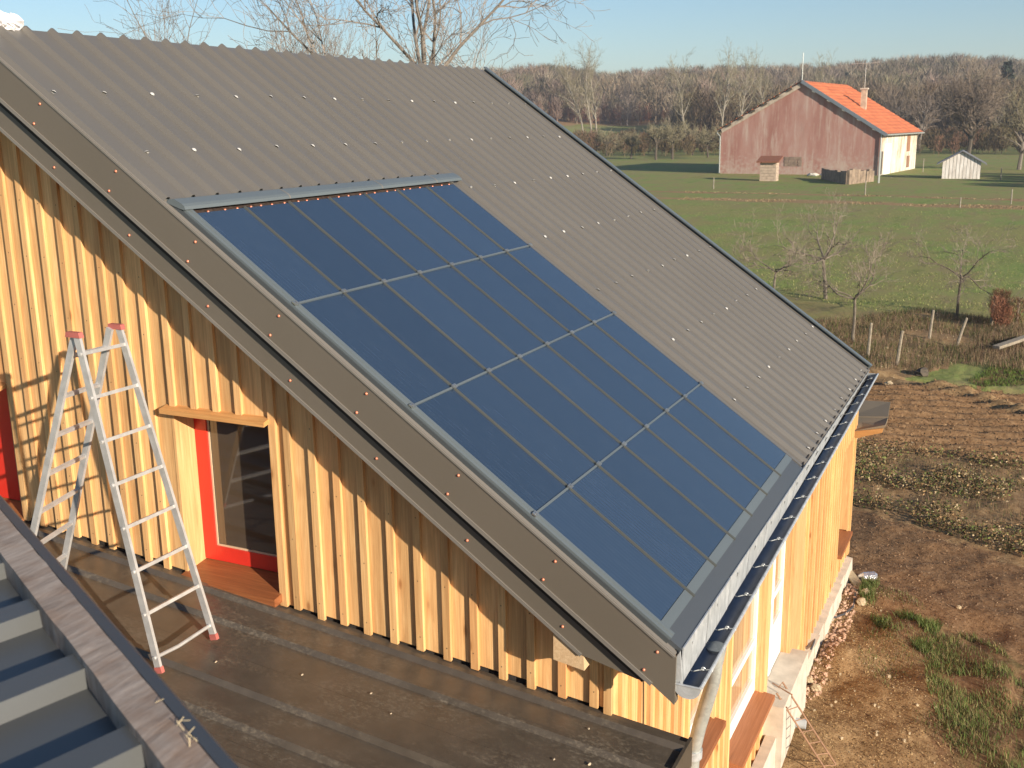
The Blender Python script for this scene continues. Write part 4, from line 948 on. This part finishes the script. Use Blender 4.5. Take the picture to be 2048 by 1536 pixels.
# the wood on the hill: thousands of bare crowns in one mass
def wood_mass(n, seed, rmin, rmax, az0, az1, hmin, hmax, name='woodland', tri=190, skip=None, pal=None, wdt=1.0):
    r = np.random.default_rng(seed); az = np.radians(r.uniform(az0, az1, n)); rr = np.sqrt(r.uniform(rmin**2, rmax**2, n))
    if skip is not None: k = ~skip(np.degrees(az), rr); az, rr = az[k], rr[k]
    n = len(az); x = CAM[0]+rr*np.cos(az); y = CAM[1]+rr*np.sin(az); z = gh(x, y); H = r.uniform(hmin, hmax, n); Rr = H*r.uniform(.24, .38, n)
    K = tri; u = r.random((n, K)); a = r.uniform(0, 2*PI, (n, K)); hh = .22+.78*u; env = np.sqrt(np.clip(1-((hh-.62)/.42)**2, .03, 1)); q = np.sqrt(r.random((n, K)))*env*Rr[:, None]
    c = np.stack([x[:, None]+np.cos(a)*q, y[:, None]+np.sin(a)*q, z[:, None]+hh*H[:, None]], -1)
    out = np.stack([np.cos(a)*.55, np.sin(a)*.55, np.full_like(a, 1.0)], -1)+r.normal(0, .25, (n, K, 3)); out /= np.linalg.norm(out, axis=-1)[..., None]; ln = H[:, None, None]*r.uniform(.05, .13, (n, K))[..., None]
    sd = np.cross(out, r.normal(size=(n, K, 3))); sd /= np.linalg.norm(sd, axis=-1)[..., None]; wd = (H[:, None, None]*.0085*wdt)*r.uniform(.4, 1.3, (n, K))[..., None]
    V = np.stack([c-out*ln-sd*wd, c-out*ln+sd*wd, c+out*ln], 2)
    # trunks
    tb_ = np.stack([x, y, z], 1); sdx = np.array([-np.sin(az), np.cos(az), 0*az]).T*(H*.012)[:, None]; tt_ = tb_+np.stack([0*x, 0*x, H*.85], 1)
    VT = np.stack([tb_-sdx, tb_+sdx, tt_], 1)
    V = np.concatenate([V.reshape(-1, 3), VT.reshape(-1, 3)]); F = np.arange(len(V)).reshape(-1, 3)
    pal = np.array(pal if pal else [(.19, .145, .10), (.165, .135, .10), (.215, .175, .12), (.16, .145, .09), (.21, .155, .125), (.18, .145, .12), (.12, .115, .07), (.25, .21, .155), (.10, .09, .06)])
    C = pal[r.integers(0, len(pal), n)]*r.uniform(.8, 1.15, (n, 1)); CT_ = np.clip(C*1.5, 0, 1)
    cc = np.concatenate([np.repeat(C, K*3, 0)*np.repeat(r.uniform(.8, 1.2, n*K), 3)[:, None], np.repeat(CT_, 3, 0)]); cc = np.concatenate([cc, np.ones((len(cc), 1))], 1).astype(np.float32)
    me = bpy.data.meshes.new(name); me.vertices.add(len(V)); me.vertices.foreach_set('co', V.ravel()); me.loops.add(len(V)); me.loops.foreach_set('vertex_index', F.ravel()); me.polygons.add(len(F)); me.polygons.foreach_set('loop_start', np.arange(0, len(V), 3)); me.update(calc_edges=True)
    at = me.color_attributes.new('tint', 'FLOAT_COLOR', 'POINT'); at.data.foreach_set('color', cc.ravel()); me.materials.append(M['blade'])
    o = bpy.data.objects.new(name, me); S.collection.objects.link(o); o['kind'] = 'stuff'; return o
sk1 = lambda a, r: ((a > 17.3) & (a < 25.5) & (r < 412)) | (r < 345)
wood_mass(2300, 1, 345, 660, -4, 30, 8.5, 17.5, skip=sk1, tri=300)
wood_mass(500, 2, 640, 700, -4, 30, 9, 14, tri=150)
wood_mass(260, 6, 300, 345, -4, 17, 9, 16, tri=320, pal=[(.14, .11, .06), (.16, .12, .075), (.12, .085, .055), (.13, .10, .07)])
wood_mass(600, 3, 232, 300, -4, 25, 2.5, 5.5, 'hedgerow', tri=150, pal=[(.11, .08, .045), (.15, .085, .055), (.10, .085, .04), (.13, .10, .06)], wdt=2.2)
wood_mass(90, 4, 415, 430, 17, 26, 4, 8, 'hedgerow', tri=150, pal=[(.19, .09, .06), (.15, .085, .055)], wdt=1.5)
wood_mass(40, 5, 118, 150, -3.5, -.1, 2.2, 3.4, 'hedgerow', tri=500, pal=[(.05, .045, .02), (.07, .055, .03)], wdt=2.5)

# ================================================================== FENCE POSTS
for k, (x, y, h, lab, ln) in enumerate([(27.0, 2.28, 1.02, 'pale leaning fence post closest to the roof corner', (.0, -.04)), (26.27, 1.38, .98, 'fence post second from the roof corner, leaning right', (.0, -.09)), (30.6, .87, .92, 'fence post standing in the dry weeds right of the first two', (0, -.07)), (29.75, .01, .90, 'grey fence post leaning strongly to the right in the weeds', (0, -.26)), (33.93, -.84, .95, 'fence post right of the dark-trunked fruit tree', (0, -.06)), (34.25, -1.64, .9, 'fence post nearest the right edge beside reddish brambles', (0, .02))]):
    z = gz(x, y); m = MB(); m.tube([(x, y, z-.1), (x+ln[0]*h*.5, y+ln[1]*h*.5, z+h*.5), (x+ln[0]*h, y+ln[1]*h, z+h), (x+ln[0]*h, y+ln[1]*h, z+h+.02)], [.05, .046, .042, .02], 7)
    tag(m.build('fence_post', M['post'], None, True, (x, y, z)), lab, 'fence post', 'fence posts by the garden')
for k, (x, y, h, lab) in enumerate([(107.05, 28.77, 1.2, 'small far fence post left of the well hut'), (101.05, 12.49, 1.35, 'white far fence post in the middle pasture below the barn'), (87.5, 3.34, .8, 'short far fence post at the dry ditch'), (92.5, -.27, 1.2, 'far fence post near the right edge at the dry ditch'), (131, 1.6, 1.4, 'far fence post right of the white shed'), (150, 11.7, 1.8, 'tall thin post right of the barn')]):
    z = gz(x, y); tag(MB().tube([(x, y, z-.1), (x, y, z+h)], [.06, .05], 6).build('fence_post', M['barkp'], None, False, (x, y, z)), lab, 'fence post', 'far fence posts in the pasture')
bram = wood_mass(9, 9, 38.5, 40.5, -.5, 1.1, .7, 1.1, 'bramble', tri=500, pal=[(.22, .10, .06), (.16, .09, .05)], wdt=1.0)

# ================================================================== BARN
BA = Vector((141.93, 37.36, G)); BB = Vector((139.71, 16.12, G)); u = (BB-BA).normalized(); Wd = (BB-BA).length; dp_ = Vector((-u.y, u.x, 0))
if dp_.x < 0: dp_ = -dp_
Ln = 22.0; EL, ER, RD = 6.0, 5.5, 11.9; rx = Wd*.51
barn = thing('barn', 'old farmhouse barn with faded red gable wall and orange tile roof', 'barn', tuple(BA.lerp(BB, .5)))
def bp(a, b, z): return BA + u*a + dp_*b + Vector((0, 0, z))
t = NT('faded_red_render'); n1 = t.noise(t.pos((1, 1, .25)), .35, 6, .7); n2 = t.noise(t.pos((1, 1, .12)), 1.2, 6, .75); n3 = t.noise(t.pos(), 2.5, 5)
c = t.ramp(n1, [(.3, (.30, .135, .105)), (.5, (.38, .20, .165)), (.72, (.43, .30, .255))])
c = t.mix(t.ramp(n2, [(.50, 0), (.66, .7)]), c, (.50, .40, .34)); c = t.mix(t.ramp(n2, [(.30, .45), (.42, 0)]), c, (.25, .16, .135)); sx = t.n('ShaderNodeSeparateXYZ'); t.l(t.n('ShaderNodeNewGeometry').outputs['Position'], sx.inputs[0])
lowm = t.ramp(t.math('ADD', t.math('MULTIPLY', sx.outputs[2], .10), t.math('MULTIPLY', n3, 1.0)), [(.0, .85), (.32, 0)]); c = t.mix(lowm, c, (.45, .36, .30)); t.col(c).set(Roughness=.95); M['barnred'] = t.m
t = NT('stained_white_render'); n1 = t.noise(t.pos((1, 1, .3)), .9, 6, .75); t.col(t.ramp(n1, [(.35, (.34, .24, .15)), (.5, (.62, .56, .47)), (.7, (.74, .71, .64))])).set(Roughness=.9); M['barnwhite'] = t.m
t = NT('orange_tiles'); wv = t.n('ShaderNodeTexWave'); t.l(t.pos(), wv.inputs['Vector']); wv.inputs['Scale'].default_value = .8; wv.inputs['Distortion'].default_value = .5; n1 = t.noise(t.pos(), .6, 5, .7)
c = t.ramp(n1, [(.3, (.40, .105, .04)), (.7, (.62, .19, .075))]); t.col(c).set(Roughness=.85); t.bump(t.noise(t.pos(), 5, 3), .8, .1); M['tile'] = t.m
m = MB(); m.prism([bp(0, 0, -.3), bp(Wd, 0, -.3), bp(Wd, 0, ER), bp(rx, 0, RD-.15), bp(0, 0, EL)], dp_*.4); m.build('gable_wall', M['barnred'], barn)
m = MB(); m.prism([bp(Wd, .41, -.3), bp(Wd, Ln, -.3), bp(Wd, Ln, ER), bp(Wd, .41, ER)], -u*.4); m.build('side_wall', M['barnwhite'], barn)
m = MB(); m.prism([bp(0, .41, -.3), bp(0, Ln, -.3), bp(0, Ln, EL), bp(0, .41, EL)], u*.4); m.build('side_wall', M['barnred'], barn)
m = MB(); m.prism([bp(.4, Ln-.4, -.3), bp(Wd-.4, Ln-.4, -.3), bp(Wd-.4, Ln-.4, ER), bp(rx, Ln-.4, RD-.2), bp(.4, Ln-.4, EL)], dp_*.4); m.build('gable_wall', M['barnred'], barn)
sl_ = (RD-EL)/rx; sr_ = (RD-ER)/(Wd-rx)
def tiles(a0, z0, a1, z1, name):
    # corrugated rows of tiles running down the slope
    m = MB(); nr = 16; nc = 36; b0, b1 = -.35, Ln+.35
    for i in range(nr):
        for kx in (0, 1):
            uu = (i+kx)/nr; a = a0+(a1-a0)*uu; z = z0+(z1-z0)*uu + (.07 if kx else .0)+.12
            for j in range(nc+1): m.v.append(tuple(bp(a, b0+(b1-b0)*j/nc, z+(.03 if j % 2 else 0))))
    k = nc+1
    for i in range(2*nr-1):
        for j in range(nc): q = i*k+j; m.f.append((q, q+1, q+1+k, q+k))
    return m.build(name, M['tile'], barn)
rl = tiles(rx, RD, -.7, EL-.7*sl_, 'roof_slope'); rr2 = tiles(rx, RD, Wd+.8, ER-.8*sr_, 'roof_slope')
m = MB(); m.prism([bp(rx, -.1, RD+.1), bp(-.6, -.1, EL-.6*sl_+.08), bp(-.6, -.1, EL-.6*sl_-.10), bp(rx, -.1, RD-.14)], dp_*(Ln+.2)); m.prism([bp(rx, -.1, RD+.1), bp(Wd+.7, -.1, ER-.7*sr_+.08), bp(Wd+.7, -.1, ER-.7*sr_-.10), bp(rx, -.1, RD-.14)], dp_*(Ln+.2)); m.build('roof_boarding', simple('grey_boarding', (.16, .16, .16), .8), barn)
m = MB(); m.bar(bp(rx, -.4, RD+.05), bp(Wd+.75, -.4, ER-.75*sr_+.0), .14, .42); m.build('verge_board', simple('blue_grey_zinc', (.16, .19, .22), .5), barn)
m = MB(); m.bar(bp(rx-.2, -.16, RD-.45), bp(.1, -.16, EL-.28), .12, .50); m.build('verge_band', simple('pale_band', (.46, .38, .30), .9, var=.3, vscale=2), barn)
for k in range(6):
    m = MB(); a = rx*(.12+.15*k); z = EL+sl_*a; m.bar(bp(a-.35, -.28, z-.25-.35*sl_*0-.1), bp(a+.15, -.28, z-.05), .2, .28); m.build('bracket', M['barkd'], barn)
for k in range(5):
    a = rx+(Wd-rx)*(.14+.19*k); z = RD-sr_*(a-rx); m = MB(); m.bar(bp(a, -.34, z-.28), bp(a+.4, -.34, z-.45), .2, .22); m.build('bracket', simple('pale_bracket', (.4, .38, .34), .8), barn)
m = MB(); m.tube([bp(-.6, -.1, EL-.5), bp(-.05, -.25, EL-1.0), bp(-.02, -.25, .1)], .09, 8); m.build('downpipe', M['galv'], barn)
m = MB(); m.tube([bp(Wd+.08, -.2, ER-.3), bp(Wd+.08, -.2, .1)], .10, 8); m.build('downpipe', M['galv'], barn)
m = MB(); m.bar(bp(Wd+.85, -.3, ER-.8*sr_+.05), bp(Wd+.85, Ln+.3, ER-.8*sr_+.05), .18, .14); m.build('gutter', M['galv'], barn)
m = MB(); ca_ = bp(rx+5.8, 9.0, 0); zc = RD-sr_*5.8; m.box(ca_.x-.45, ca_.x+.45, ca_.y-.35, ca_.y+.35, G+zc-.8, G+zc+2.6); ch = m.build('chimney', simple('chimney_render', (.45, .35, .26), .9, var=.3, vscale=1.5), barn)
m = MB(); m.box(ca_.x-.6, ca_.x+.6, ca_.y-.5, ca_.y+.5, G+zc+2.6, G+zc+2.78); m.build('cap_slab', M['concrete'], ch)
m = MB(); tz = G+zc+2.78; m.tube([(ca_.x, ca_.y, tz), (ca_.x, ca_.y, tz+3.2)], .03, 5); m.tube([tuple(Vector((ca_.x, ca_.y, tz+3.2))-u*2.0), tuple(Vector((ca_.x, ca_.y, tz+3.25))+u*1.7)], .045, 5)
for k in range(9): q = Vector((ca_.x, ca_.y, tz+3.2))+u*(-1.9+.4*k); m.tube([q-dp_*.45, q+dp_*.45], .02, 4)
m.build('antenna', simple('antenna_metal', (.5, .48, .44), .5, .5), barn)
m = MB(); m.tube([bp(rx, -.2, RD), bp(rx, -.2, RD+3.6)], .05, 5); m.build('mast', M['galv'], barn)
m = MB(); m.prism([bp(Wd+.02, 2.0, -.1), bp(Wd+.02, 5.8, -.1), bp(Wd+.02, 5.8, 3.9), bp(Wd+.02, 2.0, 3.9)], u*.06); dr = m.build('door', M['white'], barn)
m = MB(); m.prism([bp(Wd+.02, 15.5, 2.6), bp(Wd+.02, 17.3, 2.6), bp(Wd+.02, 17.3, 4.9), bp(Wd+.02, 15.5, 4.9)], u*.06); wi = m.build('shutter', simple('faded_shutter', (.28, .14, .08), .8), barn)
m = MB(); m.prism([bp(Wd+.02, 16.0, .4), bp(Wd+.02, 17.5, .4), bp(Wd+.02, 17.5, 2.0), bp(Wd+.02, 16.0, 2.0)], u*.06); m.build('shutter', simple('faded_shutter', (.24, .13, .08), .8), barn)
m = MB(); m.prism([bp(Wd+.02, .7, .1), bp(Wd+.02, 1.2, .1), bp(Wd+.02, 1.2, 3), bp(Wd+.02, .7, 3)], u*.1); m.build('door_post', M['barkd'], barn)
# patch of exposed masonry, flush blocks
for k in range(12):
    a = 9.0+.6*(k % 4)+r5.uniform(-.05, .05); z = 1.1+.42*(k//4); m = MB(); m.prism([bp(a, -.01, z), bp(a+.54, -.01, z), bp(a+.54, -.01, z+.36), bp(a, -.01, z+.36)], -dp_*.05); m.build('stone_block', simple('exposed_block', (.27, .20, .15), .9, var=.3, vscale=2) if k == 0 else bpy.data.materials['exposed_block'], barn)

# ================================================================== WHITE SHED
SC = Vector((133.1, 6.0, G)); su = Vector((.06, -1, 0)).normalized(); sd_ = Vector((su.y*-1, su.x, 0))
shed = thing('garden_shed', 'small white plank shed with grey pitched roof right of the barn', 'shed', tuple(SC)); hw = 2.1
def spt(a, b, z): return SC + su*a + sd_*b + Vector((0, 0, z))
white_old = NT('old_white_planks'); n1 = white_old.noise(white_old.pos((3, 3, .5), rnd=9), 1.2, 5, .7); white_old.col(white_old.ramp(n1, [(.35, (.50, .45, .40)), (.6, (.74, .71, .67))])).set(Roughness=.85)
zr_ = 3.25; ze = 2.05
for k in range(11):
    a0 = -hw+2*hw*k/11+.02; a1 = -hw+2*hw*(k+1)/11-.02
    m = MB(); h0 = zr_-(zr_-ze)*abs(a0)/hw-.1; h1 = zr_-(zr_-ze)*abs(a1)/hw-.1; pts_ = [spt(a0, 0, 0), spt(a1, 0, 0), spt(a1, 0, h1), spt(a0, 0, h0)]; m.prism(pts_, sd_*.05); m.build('plank', white_old.m, shed)
m = MB(); m.prism([spt(-hw, .06, 0), spt(hw, .06, 0), spt(hw, .06, ze-.1), spt(0, .06, zr_-.1), spt(-hw, .06, ze-.1)], sd_*4); m.build('shed_body', M['barkd'], shed)
for sgn in (-1, 1):
    m = MB(); e = hw+.65; z_e = zr_-(zr_-ze)*e/hw; m.prism([spt(0, -.3, zr_+.05), spt(sgn*e, -.3, z_e+.05), spt(sgn*e, -.3, z_e-.07), spt(0, -.3, zr_-.07)], sd_*4.7); m.build('roof_slope', simple('grey_roof', (.17, .17, .18), .6, var=.15, vscale=1) if sgn < 0 else bpy.data.materials['grey_roof'], shed)

# ================================================================== WELL HUT, TROUGH, RUBBLE
WC = Vector((124.6, 26.8, G)); well = thing('well_hut', 'tiny masonry well hut with brown tile roof before the barn', 'hut', tuple(WC)); brick = simple('pale_masonry', (.42, .33, .25), .9, var=.25, vscale=3, bump=.5)
m = MB()
for k in range(7): 
    q = MB(); e = .02 if k % 2 else 0; q.box(WC.x-.75+e, WC.x+.75-e, WC.y-1.0+e, WC.y+.95-e, G-.1+.33*k, G-.1+.33*(k+1)-.02); q.build('masonry_course', brick, well)
for k in range(9):
    m = MB(); y0 = WC.y-1.35+.3*k; m.hexa([(WC.x-1.15, y0, G+2.15), (WC.x+1.2, y0, G+2.75), (WC.x+1.2, y0+.27, G+2.75), (WC.x-1.15, y0+.27, G+2.15), (WC.x-1.15, y0, G+2.3), (WC.x+1.2, y0, G+2.9), (WC.x+1.2, y0+.27, G+2.9), (WC.x-1.15, y0+.27, G+2.3)]); m.build('roof_tile', simple('brown_tiles', (.22, .085, .045), .85) if k == 0 else bpy.data.materials['brown_tiles'], well)
TR = thing('stone_enclosure', 'low ruined stone enclosure at the right foot of the barn gable', 'wall', (125, 17, G)); rub = simple('rough_masonry', (.24, .18, .13), .95, var=.35, vscale=1.5, bump=.6)
p1, p2, p3 = on(1645, 358), on(1695, 369), on(1745, 363)
for a, b in ((p1, p2), (p2, p3)):
    n_ = 9
    for k in range(n_):
        q0 = a.lerp(b, k/n_); q1 = a.lerp(b, (k+.94)/n_); h_ = 1.35+r5.uniform(-.12, .12)+(.25 if a is p2 and k < 4 else 0); m = MB(); m.bar(q0+Vector((0, 0, h_/2)), q1+Vector((0, 0, h_/2)), .35, h_); m.build('wall_section', rub, TR)
q = on(1627, 352); tag(MB().blob(q+Vector((0, 0, .15)), .45, 5, 9, 5, .3, (1.4, 1.6, .5)).blob(q+Vector((.3, -1.2, .15)), .3, 6, 8, 5, .3, (1.2, 1.5, .6)).build('rubble_heap', simple('white_rubble', (.55, .52, .46), .9, var=.4, vscale=2), None, False, tuple(q)), 'small white rubble heap in front of the barn', 'rubble')
q = on(1757, 366); m = MB(); m.tube([q, q+Vector((0, 0, 3.4))], .12, 6); tag(m.build('pole', M['galv'], None, False, tuple(q)), 'grey pole standing before the barn right corner', 'pole')
# snow-bright cloud edge of a far peak is left out; air
hz = MB(); hz.box(-320, 2590, -890, 1880, G-3.0, 62)
hm = bpy.data.materials.new('haze'); hm.use_nodes = True; nt = hm.node_tree; nt.nodes.remove(nt.nodes['Principled BSDF']); pv = nt.nodes.new('ShaderNodeVolumePrincipled'); pv.inputs['Color'].default_value = (.86, .90, 1, 1); pv.inputs['Density'].default_value = .00035; pv.inputs['Anisotropy'].default_value = .2
nt.links.new(pv.outputs[0], nt.nodes['Material Output'].inputs['Volume'])
HAZE = True
if HAZE: hz.build('haze', hm, None, kind='stuff')
